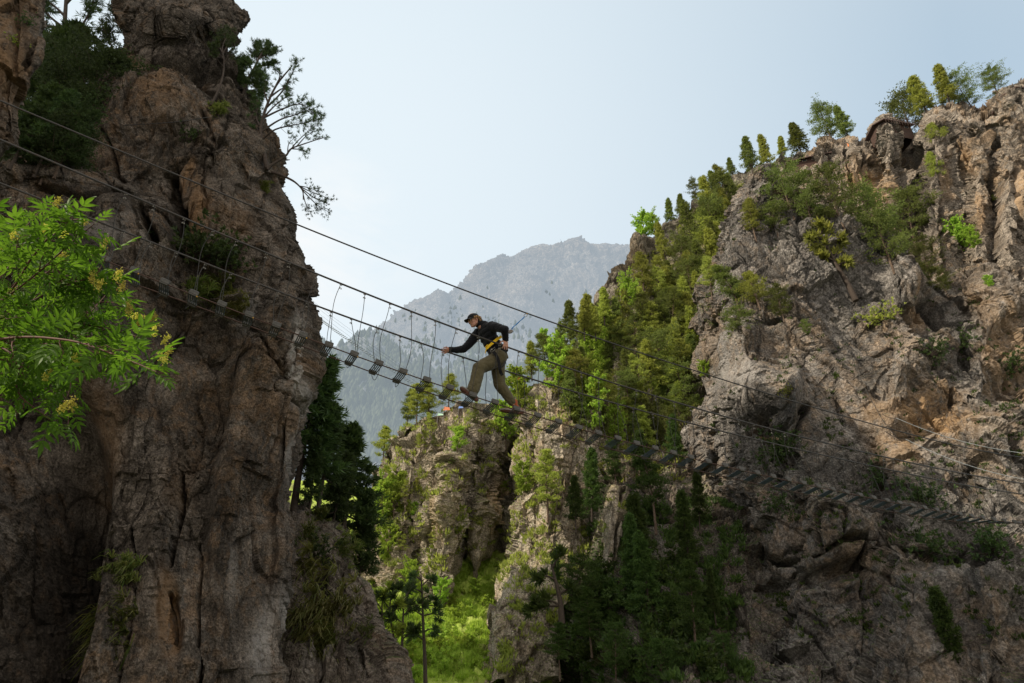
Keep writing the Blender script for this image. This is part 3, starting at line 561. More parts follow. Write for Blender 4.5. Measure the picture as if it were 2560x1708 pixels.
# ================================================================= ROPE BRIDGE (metres; measured from the photograph)
BX0 = np.array([-2.8441, 7.9927]); BD = np.array([.89956, .43680]); BP = np.array([-.43680, .89956]); BW = .3195
POLY = {'NF': [3.4775e-06, -1.1236e-04, 9.27660e-04, 7.7036e-03, -.171433, 4.694378],
        'FF': [9.6075e-06, -2.98770e-04, 2.791806e-03, 2.010855e-03, -.183743, 4.729432],
        'HN': [1.96508e-06, -6.71647e-05, 5.97251e-04, 7.711412e-03, -.178502, 5.655337],
        'HF': [2.363496e-06, -7.82073e-05, 5.93563e-04, 7.94806e-03, -.1539677, 5.53489],
        'TS': [1.545985e-06, -4.44452e-05, 3.249137e-04, 5.77957e-03, -.1513401, 6.584073]}
OFF = {'NF': 0, 'FF': BW, 'HN': -.144, 'HF': .4635, 'TS': .1597}
RNG = {'NF': (-2.3, 15.3), 'FF': (-2.2, 14.5), 'HN': (-3.8, 15.7), 'HF': (-3.7, 16.8), 'TS': (-3.7, 16.8)}
def cab(n, s, dz=0.0):
    lo, hi = RNG[n]; c = min(max(s, lo), hi); z = np.polyval(POLY[n], c)
    if s != c: z += np.polyval(np.polyder(POLY[n]), c)*(s-c)
    xy = BX0+BD*s+BP*OFF[n]
    return np.array([xy[0], xy[1], z+CAMZ+dz])
def W(px, py, off):
    d = ray(px, py); lam = (BX0@BP+off)/(d[:2]@BP); return d*lam+np.array([0, 0, CAMZ])
def strand_mat(name, col, metal=.4):
    t = NT(name); v = t.coord(rot=(.6, .5, .45)); w = t.node('ShaderNodeTexWave', {'Vector': v, 'Scale': 34.0, 'Distortion': .8}).outputs[1]
    n = t.noise(v, 30, 4)
    c = t.mix(t.math('MULTIPLY', w, .6), col, tuple(x*.35 for x in col)); c = t.mix(t.ramp(n, [(.5, 0), (.7, .4)]), c, (.12, .06, .03))
    return t.done(t.bsdf(c, .5, t.bump(w, .7, .004), .4, metal))
M_cable = strand_mat('stranded_steel', (.075, .07, .066)); M_foot = strand_mat('rusty_stranded_steel', (.09, .045, .03), .2)
M_thin = plain('thin_wire', (.05, .047, .043), .7, .1); M_block = plain('grey_end_block', (.085, .08, .072), .6, 0, .3, 30)
M_tread = plain('slate_blue_slats', (.07, .098, .12), .5, .3); M_clamp = plain('galvanised_clamp', (.26, .24, .21), .45, .6)
M_brass = plain('orange_cable_stop', (.55, .3, .05), .5)
M_white = plain('white_rope', (.62, .62, .58), .8)
def catpts(a, b, sag, n=12, jit=None):
    t = np.linspace(0, 1, n)[:, None]; p = a*(1-t)+b*t; p[:, 2] -= sag*4*(t[:, 0]*(1-t[:, 0]))
    if jit is not None: p += jit*np.sin(t*math.pi)
    return p
def build_bridge():
    r = random.Random(4)
    br = tag(empty('rope_bridge', cab('NF', 2.5)), 'steel cable footbridge of narrow slatted rungs strung across the gorge under the walking man', 'footbridge'); off = -np.array(br.location)
    def line(nm, key, rad, mat, s0=-6.2, s1=21.0, n=160):
        pts = np.array([cab(key, s) for s in np.linspace(s0, s1, n)])+off
        return MB().tube(pts, rad, 8).build(nm, mat, br, True)
    line('hand_cable', 'HN', .0135, M_cable); line('hand_cable', 'HF', .0135, M_cable)
    line('foot_cable', 'NF', .0085, M_foot); line('foot_cable', 'FF', .0085, M_foot)
    sc = tag(obj('safety_cable', MB().tube(np.array([cab('TS', s) for s in np.linspace(-6.2, 21, 160)]), .0115, 8).mesh('safety_cable', True), M_cable), 'single dark steel cable strung above the man that his blue sling is clipped to', 'cable')
    # one rung: slats (the part), two end blocks, loop and bolts (sub-parts)
    m = MB()
    for k in range(5): m.box(((k-2)*.026, BW/2, 0), (.013, BW-.05, .013), bev=.003)
    slats = m.mesh('rung_slats')
    m = MB().box((0, 0, .026), (.118, .045, .066), bev=.009); m.box((0, -.012, -.016), (.10, .035, .018), bev=.004); nblock = m.mesh('end_block')
    m = MB().box((0, 0, .010), (.122, .04, .042), bev=.009); m.box((0, .01, -.018), (.10, .035, .018), bev=.004); fblock = m.mesh('end_block')
    for me, mt in ((slats, M_tread), (nblock, M_block), (fblock, M_block)): me.materials.append(mt)
    cl = MB()
    for dz in (0, -.062):
        for dx in (-.012, .012): cl.ball((dx, 0, -.022+dz), (.0095, .0095, .0085), 7, 5)
        cl.tube([(-.014, 0, -.022+dz), (-.012, 0, -.008+dz), (0, 0, -.003+dz), (.012, 0, -.008+dz), (.014, 0, -.022+dz)], .0035, 5)
    clm = cl.mesh('cable_clamp', True); clm.materials.append(M_clamp)
    stop = MB().ball((0, 0, 0), (.018, .012, .012), 8, 5).mesh('cable_stop', True); stop.materials.append(M_brass)
    loops = []
    for k in range(5):
        a = np.array([.035, 0, -.02]); b = np.array([-.02+.02*k/4, BW, -.03])
        me = MB().tube(catpts(a, b, .10+.05*r.random(), 12, np.array([r.uniform(-.05, .05), 0, 0])), .0040, 5).mesh('wire_loop', True); me.materials.append(M_thin); loops.append(me)
    for k in range(-7, 46):
        s = k*.36
        a = cab('NF', s, .004); b = cab('FF', s, .004); y = b-a; y /= np.linalg.norm(y)
        x = cab('NF', s+.1)-cab('NF', s-.1); x /= np.linalg.norm(x); x = x-y*np.dot(x, y); x /= np.linalg.norm(x); z = np.cross(x, y)
        ro = r.uniform(-.05, .05); x, z = x*math.cos(ro)+z*math.sin(ro), z*math.cos(ro)-x*math.sin(ro)
        Mx = Matrix.Identity(4)
        for i in range(3): Mx[i][0], Mx[i][1], Mx[i][2], Mx[i][3] = x[i], y[i], z[i], (a+off)[i]
        rg = link(bpy.data.objects.new('rung', slats), br); rg.matrix_local = Mx
        o = link(bpy.data.objects.new('end_block', nblock), rg); o = link(bpy.data.objects.new('end_block', fblock), rg); o.location = (0, BW, 0)
        o = link(bpy.data.objects.new('wire_loop', loops[k % 5]), rg)
        if k % 2 == 0: o = link(bpy.data.objects.new('cable_stop', stop), rg); o.location = (.05, -.01, -.012)
    for k in range(-7, 43):
        s = k*.36
        for side, hk, fk in ((0, 'HN', 'NF'), (1, 'HF', 'FF')):
            top = cab(hk, s+r.uniform(-.04, .04)); bot = cab(fk, s+r.uniform(-.02, .05), .05)
            m = MB(); j = np.array([*(BD*r.uniform(-.055, .055)), 0])
            nn = 12; t = np.linspace(0, 1, nn)[:, None]; pts = top*(1-t)+bot*t+j*np.sin(t*math.pi)+np.array([*(BD*r.uniform(-.02, .02)), 0])*np.sin(t*2*math.pi)
            m.tube(pts+off, .0046, 5)
            h = m.build('hanger', M_thin, br, True)
            c = link(bpy.data.objects.new('cable_clamp', clm), h); c.location = top+off; c.rotation_euler = (0, 0, math.atan2(BD[1], BD[0])+r.uniform(-.5, .5))
    # white ropes fixed to the right cliff, dark chain at their upper ends
    for i, (a, c, b, lb) in enumerate((((2205, 1034, 27), (2240, 1045, 26.5), (2760, 1142, 19), 'upper of two white ropes pulled taut along the right cliff'), ((2212, 1078, 27), (2264, 1098, 26.4), (2760, 1216, 19), 'lower of two white ropes running down along the right cliff'))):
        A, Cc, B = P(*a), P(*c), P(*b); root = tag(empty('taut_rope', A), lb, 'rope', 'white ropes by the right cliff')
        MB().tube(catpts(Cc-A, B-A, .5, 20), .011, 6).build('rope', M_white, root, True)
        MB().tube(catpts(A-A, Cc-A, .1, 8), .012, 5).build('chain', M_cable, root, True)
    # fixed wire on the left cliff
    def onrock(pts, nm, lb, rad, names, mat, lift=.05, step=6):
        L = []
        for (x0, y0), (x1, y1) in zip(pts[:-1], pts[1:]):
            for t in np.linspace(0, 1, step)[:-1]:
                h = hitpt(x0+(x1-x0)*t, y0+(y1-y0)*t, names)
                if h: L.append(np.array(h[0])+np.array([0, -lift, .0]))
        if len(L) > 3:
            L = np.array(L); L[1:-1] = (L[:-2]+L[1:-1]+L[2:])/3
            tag(obj(nm, MB().tube(L, rad, 5).mesh(nm, True), mat), lb, 'wire')
    onrock([(315, 323), (440, 316), (560, 297)], 'fixed_wire', 'thin dark guide wire stretched across the upper left cliff below its dark cleft', .013, ['left_cliff'], M_cable, .14, 5)
    onrock([(600, 340), (640, 400), (672, 428)], 'fixed_wire', 'short thin guide wire running down the right shoulder of the left cliff', .01, ['left_cliff'], M_cable, .12, 5)
    onrock([(2050, 745), (2110, 860), (2160, 980), (2205, 1060), (2240, 1100)], 'fixed_wire', 'thin pale guide wire snaking down the face of the right cliff', .022, ['right_cliff'], M_thin, .3, 8)
    # far rope bridge
    A = P(742, 748, 100); B = P(1190, 1062, 150)
    fb = tag(empty('rope_bridge', A), 'far thin ladder like footbridge hanging in front of the hazy mountain', 'footbridge')
    m1 = P(905, 874, 118); 
    T = np.linspace(0, 1, 60)[:, None]; cur = A*(1-T)**2+2*(2*m1-.5*A-.5*B)*T*(1-T)+B*T**2
    dv = np.gradient(cur, axis=0); dv /= np.linalg.norm(dv, axis=1)[:, None]; cr = np.cross(dv, [0, 0, 1.]); cr /= np.linalg.norm(cr, axis=1)[:, None]
    sn = cr*-.0+np.array([0, 0, 0.])
    for side in (-1, 1): MB().tube(cur+cr*.34*side-A, .02, 4).build('foot_cable', M_thin, fb)
    for side, up in ((-1, 1.35), (1, 1.35), (0, 2.4)): MB().tube(cur+cr*.5*side+np.array([0, 0, up])-A, .018, 4).build('hand_cable', M_thin, fb)
    rm = MB().box((0, 0, 0), (.14, .62, .09)).mesh('rung'); rm.materials.append(M_tread)
    for k in range(98):
        t = (k+.5)/98; i = t*59; i0 = int(i); f = i-i0; p = cur[i0]*(1-f)+cur[min(59, i0+1)]*f
        o = link(bpy.data.objects.new('rung', rm), fb); o.location = p-A; o.rotation_euler = (0, 0, math.atan2(dv[i0][1], dv[i0][0])+r.uniform(-.05, .05))

# ================================================================= THE MAN
def remeshed(name, mb, vox, mat, parent, sm=2, fold=None, noise=0.0):
    me0 = mb.mesh('tmp'); o0 = bpy.data.objects.new('tmp', me0); COL.objects.link(o0)
    md = o0.modifiers.new('r', 'REMESH'); md.mode = 'VOXEL'; md.voxel_size = vox
    if sm: sd = o0.modifiers.new('s', 'SMOOTH'); sd.factor = .5; sd.iterations = sm
    dg = bpy.context.evaluated_depsgraph_get(); ev = o0.evaluated_get(dg); me = bpy.data.meshes.new_from_object(ev)
    bpy.data.objects.remove(o0); bpy.data.meshes.remove(me0); me.name = name
    n = len(me.vertices); co = np.empty(n*3, np.float32); me.vertices.foreach_get('co', co); co = co.reshape(-1, 3)
    if fold is not None:
        no = np.empty(n*3, np.float32); me.vertices.foreach_get('normal', no); no = no.reshape(-1, 3)
        co = co+no*fold(co)[:, None]; me.vertices.foreach_set('co', co.astype(np.float32).ravel())
    me.polygons.foreach_set('use_smooth', np.ones(len(me.polygons), bool)); me.update()
    me.materials.clear(); return obj(name, me, mat, parent)
def limb(m, pts, rs, n=16):
    for a, b, ra, rb in zip(pts[:-1], pts[1:], rs[:-1], rs[1:]):
        m.tube([a, (np.array(a)+np.array(b))/2, b], np.array([ra, (ra+rb)/2, rb]), n); m.ball(a, ra*1.0, n, 10); m.ball(b, rb*1.0, n, 10)
def frame(x, z):
    x = x/np.linalg.norm(x); z = z-x*np.dot(x, z); z /= np.linalg.norm(z); return np.stack([x, np.cross(z, x), z], 1)
def hand(m, wr, a, b, curl, thumb, nref):
    """wr wrist, a finger direction, b across the palm towards the thumb; n = back of the hand"""
    a = a/np.linalg.norm(a); b = b-a*np.dot(a, b); b /= np.linalg.norm(b); n = np.cross(b, a)
    if np.dot(n, nref) < 0: n = -n
    Rm = np.stack([a, b, n], 1)
    m.ball(wr+a*.048, (.052, .041, .017), 16, 10, Rm); m.ball(wr+a*.075, (.024, .042, .014), 14, 8, Rm); m.ball(wr+a*.015, (.03, .029, .019), 12, 8, Rm)
    m.ball(wr+a*.03+b*.022-n*.006, (.03, .018, .016), 12, 8, Rm)
    for k, (o, L, sp) in enumerate(((.030, .92, .22), (.0105, 1.0, .06), (-.010, .95, -.08), (-.029, .78, -.24))):
        p = wr+a*.088+b*o-n*.002; d = a*math.cos(sp)+b*math.sin(sp); ang = curl[k]*.5; pts = [p]
        for L0 in (.043, .027, .022):
            q = pts[-1]+(d*math.cos(ang)-n*math.sin(ang))*L0*L; pts.append(q); ang += curl[k]*.45
        limb(m, pts, (.0098, .0088, .0078, .0066), 10)
        m.ball(pts[0], .0112, 10, 6); m.ball(pts[1], .0098, 10, 6)
    p = wr+a*.022+b*.030-n*.006; pts = [p]
    for L0, (u, v, w_) in zip((.042, .030, .024), thumb):
        d = a*u+b*v-n*w_; d /= np.linalg.norm(d); pts.append(pts[-1]+d*L0)
    limb(m, pts, (.0125, .011, .0098, .0078), 10)
def cloth_mat(name, col, weave=260, var=.2, rough=.9, fold=0.0):
    t = NT(name); v = t.coord(); n = t.noise(v, 9, 6, .65); w = t.noise(v, weave, 2, .6)
    c = t.mix(t.ramp(n, [(.3, 0), (.7, 1)]), tuple(x*(1-var) for x in col), tuple(x*(1+var) for x in col))
    h = t.math('ADD', t.math('MULTIPLY', n, .8), t.math('MULTIPLY', w, .12))
    b = t.node('ShaderNodeBsdfPrincipled', {'Base Color': c, 'Roughness': rough, 'Normal': t.bump(h, .5, .02), 'Specular IOR Level': .15, 'Sheen Weight': .15}).outputs[0]
    return t.done(b)
def build_man():
    z3 = np.array([0, 0, 1.]); fwd = np.array([-BD[0], -BD[1], 0]); lef = np.array([-BP[0], -BP[1], 0])      # lef points towards the camera
    J = {'pel': (1243, 880, .16), 'hipN': (1247, 892, .08), 'hipF': (1240, 889, .24), 'knN': (1198, 921, .07), 'anN': (1179, 985, .10), 'knF': (1249, 962, .23), 'anF': (1287, 1014, .2),
         'neck': (1203, 812, .16), 'head': (1184, 801, .16), 'chest': (1220, 838, .16), 'belly': (1232, 862, .16), 'shN': (1228, 816, -.01), 'shF': (1197, 832, .34), 'elN': (1260, 824, -.26), 'wrN': (1264, 850, -.15), 'elF': (1160, 873, .43), 'wrF': (1124, 874, .46)}
    Q = {k: W(*v) for k, v in J.items()}
    base = cab('NF', 2.7); man = tag(empty('person', base), 'man in black sweatshirt, olive trousers and black cap striding across the rope bridge, facing left', 'person')
    o_ = -base; Q = {k: v+o_ for k, v in Q.items()}
    M_skin = NT('skin'); t = M_skin; v = t.coord(); c = t.mix(t.noise(v, 14, 4), (.36, .165, .105), (.50, .255, .175)); M_skin = t.done(t.node('ShaderNodeBsdfPrincipled', {'Base Color': c, 'Roughness': .55, 'Subsurface Weight': .12, 'Subsurface Scale': .01, 'Normal': t.bump(t.noise(v, 120, 3), .2, .001)}).outputs[0])
    M_sweat = cloth_mat('black_sweatshirt', (.0075, .008, .0105), 300, .3); M_tr = cloth_mat('olive_twill', (.098, .082, .044), 400, .16); M_cap = cloth_mat('black_cotton_cap', (.008, .008, .010)); M_web = cloth_mat('black_webbing', (.012, .012, .014))
    M_hair = plain('dark_blond_hair', (.42, .25, .11), .5, 0, .5, 120, .8); M_gold = plain('gold_wire', (.75, .5, .25), .25, .9); M_yel = cloth_mat('yellow_webbing', (.80, .50, .02), 300, .08); M_red = plain('red_plastic', (.6, .03, .02))
    M_shoe = plain('brown_suede_shoe', (.115, .05, .035), .85); M_sole = plain('pale_rubber_sole', (.20, .165, .14), .8); M_sock = cloth_mat('rust_sock', (.30, .075, .03))
    # ---- body
    m = MB()
    hd = Q['head']; hf = fwd*.86-z3*.42+lef*.10; hf /= np.linalg.norm(hf); H = frame(hf, z3); hx, hy, hz = H[:, 0], H[:, 1], H[:, 2]   # x forward, y (left) , z up
    if np.dot(hy, lef) < 0: hy = -hy
    Hm = np.stack([hx, hy, hz], 1)
    hp = lambda x, y, z: hd+hx*x+hy*y+hz*z
    m.ball(hp(-.012, 0, .035), (.095, .075, .085), 24, 16, Hm); m.ball(hp(.028, 0, -.01), (.062, .063, .085), 24, 16, Hm); m.ball(hp(.034, 0, -.064), (.05, .052, .05), 18, 12, Hm)
    m.ball(hp(.062, 0, -.092), (.026, .03, .024), 14, 8, Hm); m.ball(hp(-.0, 0, -.055), (.055, .056, .05), 18, 10, Hm)
    limb(m, [hp(.085, 0, .015), hp(.104, 0, -.018), hp(.097, 0, -.026)], (.0085, .012, .0115), 10); m.ball(hp(.092, .011, -.025), .0085, 8, 6); m.ball(hp(.092, -.011, -.025), .0085, 8, 6)
    for sy in (-1, 1):
        m.ball(hp(.072, .03*sy, .026), (.016, .024, .008), 10, 6, Hm); m.ball(hp(.058, .04*sy, -.018), (.02, .018, .018), 10, 6, Hm)
        m.ball(hp(-.012, .074*sy, -.002), (.018, .009, .032), 12, 8, Hm); m.ball(hp(-.018, .080*sy, .012), (.012, .007, .016), 10, 6, Hm)
        limb(m, [hp(-.02, .055*sy, -.03), hp(.01, .053*sy, -.07), hp(.055, .028*sy, -.092)], (.018, .015, .013), 10)
    m.ball(hp(.086, 0, -.046), (.011, .022, .0065), 10, 6, Hm); m.ball(hp(.084, 0, -.058), (.011, .019, .007), 10, 6, Hm)
    limb(m, [hp(-.015, 0, -.05), Q['neck']+z3*.02, Q['neck']-z3*.03+fwd*-.01], (.058, .058, .07), 18)
    tor = [Q['neck'], Q['chest'], Q['belly'], Q['pel']]
    limb(m, tor, (.07, .10, .10, .11), 18); limb(m, [Q['shN'], Q['shF']], (.05, .05), 14)
    wN = Q['wrN']; wF = Q['wrF']
    limb(m, [Q['shN'], Q['elN'], wN], (.05, .04, .029), 14); limb(m, [Q['shF'], Q['elF'], wF], (.05, .04, .029), 14)
    limb(m, [Q['hipN'], Q['knN'], Q['anN']], (.08, .055, .04), 14); limb(m, [Q['hipF'], Q['knF'], Q['anF']], (.08, .055, .042), 14)
    # near hand hooked over the near cable, far hand laid over the far cable
    tgt = W(1265, 876, -.165)+o_; a = tgt-wN; hand(m, wN, a+fwd*.01+lef*.02, fwd+z3*-.1, (.25, .3, .4, .5), ((.55, .9, .1), (.8, .5, .3), (.9, .3, .4)), lef)
    tg = W(1106, 881, .40)+o_; a = tg-wF; hand(m, wF, a, z3*.75+lef*.45+fwd*.2, (.45, .5, .55, .6), ((.8, .5, .2), (.95, .1, .3), (.9, -.1, .3)), lef+z3*.6)
    for an, k in ((Q['anN'], 'N'), (Q['anF'], 'F')): pass
    feet = {'N': (W(1192, 1001, .115)+o_, W(1152, 972, .085)+o_), 'F': (W(1307, 1031, .2)+o_, W(1253, 1029, .23)+o_)}
    for k, (he, to) in feet.items():
        d = to-he; d /= np.linalg.norm(d); limb(m, [Q['an'+k], he+d*.05+z3*.035, to-d*.06+z3*.03], (.04, .034, .03), 12)
    body = remeshed('body', m, .0048, M_skin, man, 3)
    # eyes, brows, moustache
    M_eye = plain('eye_white', (.7, .68, .64), .2); M_dark = plain('dark_iris', (.02, .014, .01), .2)
    for sy in (-1, 1):
        e = MB().ball(hp(.078, .030*sy, .004), .0105, 12, 8).build('eye', M_eye, man, True); MB().ball(hp(.0865, .030*sy, .002), (.003, .005, .005), 8, 6, Hm).build('iris', M_dark, e, True)
    mm = MB()
    for sy in (-1, 1): mm.tube([hp(.089, .012*sy, .022), hp(.088, .028*sy, .027), hp(.076, .046*sy, .022)], np.array([.003, .0042, .002]), 6)
    mm.tube([hp(.088, -.026, -.044), hp(.098, -.01, -.037), hp(.099, .01, -.037), hp(.088, .026, -.044)], .0042, 6)
    mm.build('facial_hair', M_hair, man, True)
    # hair: loose curls below the cap
    r = random.Random(2); mm = MB()
    for k in range(420):
        al = r.uniform(.38, 1.62)*math.pi; z = r.uniform(-.058, .035) if abs(al-math.pi) < 1.3 else r.uniform(.0, .035)
        x, y = math.cos(al)*(.098), math.sin(al)*.080
        if abs(y) > .06 and -.02 < z-0 and x > -.03 and z < .015: continue
        p0 = hp(x-.012, y, z+.012); q = Hm@np.array([math.cos(al)*.016+r.uniform(-.012, .006), math.sin(al)*.014+r.uniform(-.01, .01), -.02+r.uniform(-.012, .012)])
        mm.tube([p0, p0+q*.6+hz*.004, p0+q*1.1+hx*r.uniform(-.012, .01), p0+q*1.4+hz*.008+hy*r.uniform(-.01, .01)], np.array([.0032, .004, .0032, .001]), 5)
    mm.build('hair', M_hair, man, True)
    # cap
    V = []; n, k = 28, 9
    for i in range(k+1):
        a = (i/k)*math.pi*.5
        for j in range(n):
            b = 2*math.pi*j/n; rr = math.cos(a)**.75
            V.append(hp(-.012+.106*rr*math.cos(b), .086*rr*math.sin(b), .030+.082*math.sin(a)+(.008*math.cos(b) if i < 3 else 0)))
    Fq = [[i*n+j, i*n+(j+1) % n, (i+1)*n+(j+1) % n, (i+1)*n+j] for i in range(k) for j in range(n)]
    cm = MB(); cm.raw(V, Fq); cm.tube([hp(-.012+.107*math.cos(2*math.pi*j/24), .087*math.sin(2*math.pi*j/24), .031+.008*math.cos(2*math.pi*j/24)) for j in range(25)], .0045, 6, False); cm.ball(hp(-.012, 0, .114), .006, 8, 5)
    cap = cm.build('cap', M_cap, man, True)
    V = []; n = 17
    for lay in (0, -.006):
        for i in range(7):
            f = i/6
            for j in range(n):
                b = (j/(n-1)-.5)*2*1.15; ex = .078*math.cos(b*.62)*f
                V.append(hp(-.012+(.104+ex)*math.cos(b*(1-.22*f)), .086*math.sin(b)*(1-.02*f), .040-.014*f-.026*(abs(b)/1.15)**2+lay+.004))
    Fq = []
    for L in (0, 1):
        for i in range(6):
            for j in range(n-1): a = L*7*n+i*n+j; Fq.append([a, a+1, a+n+1, a+n][::(1 if L else -1)])
    for j in range(n-1): a = 6*n+j; Fq.append([a, a+1, a+1+7*n, a+7*n])
    bm = MB(); bm.raw(V, Fq); bm.build('visor', M_cap, cap, True)
    # glasses
    g = MB()
    for sy in (-1, 1):
        cc = np.array([.104, .031*sy, -.004]); g.tube([hp(cc[0]-.004*math.cos(a)*sy*0, cc[1]+.021*math.cos(a), cc[2]+.017*math.sin(a)) for a in np.linspace(0, 2*math.pi, 19)], .0016, 5, False)
        g.tube([hp(.104, .052*sy, .0), hp(.06, .076*sy, .004), hp(-.02, .084*sy, .006)], .0016, 5)
    g.tube([hp(.104, -.01, .0), hp(.108, 0, .003), hp(.104, .01, .0)], .0016, 5); g.build('glasses', M_gold, man, True)
    # sweatshirt
    m = MB(); ax = Q['neck']-Q['pel']; ax /= np.linalg.norm(ax); fr = np.cross(lef, ax); fr /= np.linalg.norm(fr)
    if np.dot(fr, fwd) < 0: fr = -fr
    Tm = np.stack([fr, lef, ax], 1); L = np.linalg.norm(Q['neck']-Q['pel'])
    for f, rx, ry, sh in ((-.02, .118, .155, -.006), (.08, .132, .172, .0), (.22, .128, .17, .004), (.4, .125, .172, .0), (.55, .128, .185, -.002), (.7, .130, .19, -.012), (.82, .112, .17, -.022), (.92, .085, .12, -.02)):
        m.ball(Q['pel']+ax*L*f+fr*sh, (rx, ry, .085), 24, 14, Tm)
    m.ball(Q['neck']+ax*.018+fr*.022, (.080, .080, .055), 18, 10, Tm)
    limb(m, [Q['shN']+fwd*-.01, (Q['shN']*.45+Q['elN']*.55)+z3*.012, Q['elN']+z3*-.005, (Q['elN']*.5+wN*.5)+lef*.004, wN+(Q['elN']-wN)*.13], (.086, .074, .066, .058, .050), 18)
    limb(m, [Q['shF'], (Q['shF']+Q['elF'])/2-z3*.006, Q['elF']+z3*.002, (Q['elF']+wF)/2-z3*.012, wF+(Q['elF']-wF)*.10], (.088, .076, .064, .056, .044), 18)
    m.ball(wN+(Q['elN']-wN)*.22, .057, 14, 8); m.ball(Q['elN']+lef*.01-fwd*.012, .062, 14, 8)
    def fold(c):
        q = np.stack([c@fr, c@lef, c@ax], 1); n1 = gnoise(q*np.array([5, 5, 17.])+gnoise(q*5, 2)[:, None]*1.2, 31); n2 = gnoise(q*np.array([30, 14, 9.]), 32)
        return (-.006*np.clip(1-np.abs(n1)*4, 0, 1)-.002*np.clip(1-np.abs(n2)*4, 0, 1)+.006*gnoise(q*8, 33)).astype(np.float32)
    sw = remeshed('sweatshirt', m, .0085, M_sweat, man, 4, fold)
    mm = MB()      # ribbed cuffs, hem and collar
    def ring(c, axd, rx, ry, h, k, rr=.007):
        axd = axd/np.linalg.norm(axd); u = np.cross(axd, [.3, .5, .81]); u /= np.linalg.norm(u)
        if k: u = fr-axd*np.dot(fr, axd); u /= np.linalg.norm(u)
        v_ = np.cross(axd, u)
        for q in np.linspace(-h/2, h/2, 5): mm.tube([c+axd*q+u*rx*math.cos(t_)+v_*ry*math.sin(t_) for t_ in np.linspace(0, 2*math.pi, 25)], rr, 6, False)
    ring(wN+(Q['elN']-wN)*.09, Q['elN']-wN, .042, .042, .05, 0); ring(wF+(Q['elF']-wF)*.07, Q['elF']-wF, .038, .038, .05, 0); ring(Q['pel']+ax*-.062, ax, .108, .150, .05, 1, .010); ring(Q['neck']+ax*.060+fr*.022, ax, .068, .066, .024, 1)
    mm.build('ribbed_trim', M_sweat, sw, True)
    # trousers
    m = MB(); pv = Q['pel']
    m.ball(pv-z3*.02, (.125, .165, .10), 24, 12, Tm); m.ball(pv-z3*.075-fwd*.03, (.125, .155, .11), 24, 12)
    kN, kF, aN, aF = Q['knN'], Q['knF'], Q['anN'], Q['anF']
    limb(m, [Q['hipN']-z3*.01-fwd*.01, Q['hipN']*.5+kN*.5-z3*.012, kN+fwd*.004, kN*.5+aN*.5-fwd*.012, aN+(kN-aN)*.12], (.128, .118, .104, .098, .098), 22)
    limb(m, [Q['hipF']-z3*.03-fwd*.03, Q['hipF']*.5+kF*.5-fwd*.005, kF, kF*.5+aF*.5, aF+(kF-aF)*.15], (.125, .112, .096, .082, .066), 22)
    m.ball((Q['hipN']+Q['hipF'])/2-z3*.06, (.11, .12, .09), 20, 10)
    def fold2(c):
        w1 = gnoise(c*np.array([10, 10, 10.]), 41)[:, None]
        dirs = np.stack([c@np.array([.55, .2, .8]), c@np.array([-.7, .3, .6]), c@np.array([.3, .9, .1])], 1)
        n1 = gnoise(dirs*np.array([15, 3, 4.])+w1*.9, 42); n2 = gnoise(dirs*np.array([3, 14, 4.])+w1*.8, 43)
        low = np.clip(((aN[2]+.34)-c[:, 2])/.3, .25, 1)
        return (-.009*np.clip(1-np.abs(n1)*3.2, 0, 1)*low-.006*np.clip(1-np.abs(n2)*3.5, 0, 1)+.006*gnoise(c*7, 44)).astype(np.float32)
    tr = remeshed('trousers', m, .0095, M_tr, man, 4, fold2)
    mm = MB(); hw = pv-z3*.03
    limb(mm, [hw-fwd*.10+lef*.10, hw-fwd*.13-z3*.09+lef*.10], (.02, .02), 8); mm.build('back_pocket', M_tr, tr, True)
    # socks and shoes
    for k, (he, to) in feet.items():
        d = to-he; Lf = np.linalg.norm(d); d /= Lf; up = z3-d*np.dot(z3, d); up /= np.linalg.norm(up)
        if k == 'N': up = up*.92+lef*-.38; up -= d*np.dot(up, d); up /= np.linalg.norm(up)
        else: up = up*.95+lef*-.2; up /= np.linalg.norm(up)
        sd = np.cross(up, d); Fm = np.stack([d, sd, up], 1)
        so = MB(); limb(so, [Q['an'+k]+z3*.06, Q['an'+k], he+d*.06+up*.05], (.045, .044, .045), 12); so.build('sock', M_sock, man, True)
        # lofted sole outline
        prof = [(-.02, .018), (0, .030), (.03, .036), (.09, .034), (.15, .040), (.20, .047), (.25, .043), (.28, .030), (.297, .010)]
        sc_ = Lf/.28; out = [(x*sc_, w_) for x, w_ in prof]; ring_ = out+[(x, -w_) for x, w_ in out[::-1]]
        sm = MB(); nR = len(ring_)
        V = [he+d*x+sd*(y)+up*(0+.01*max(0, (x-.2))/.1) for x, y in ring_]+[he+d*x+sd*y*1.04+up*(.024+.01*max(0, (x-.2))/.1) for x, y in ring_]
        sm.raw(V, [[i, (i+1) % nR, nR+(i+1) % nR, nR+i] for i in range(nR)])
        for b0 in (0, nR):
            q = [[b0+i, b0+i+1, b0+nR-2-i, b0+nR-1-i] for i in range(nR//2-1)]; sm.F4.append(np.array(q if b0 else [x[::-1] for x in q])+sm.n-2*nR)
        sh = MB()
        for x, w_, h in ((.02, .034, .062), (.07, .036, .07), (.12, .038, .062), (.17, .043, .05), (.215, .045, .040), (.25, .036, .03)): sh.ball(he+d*x*sc_+up*.022, (.05, w_, h), 16, 8, Fm)
        shoe = remeshed('shoe', sh, .007, M_shoe, man, 3); sm.build('sole', M_sole, shoe, False)
    # ---- harness
    hn = MB(); 
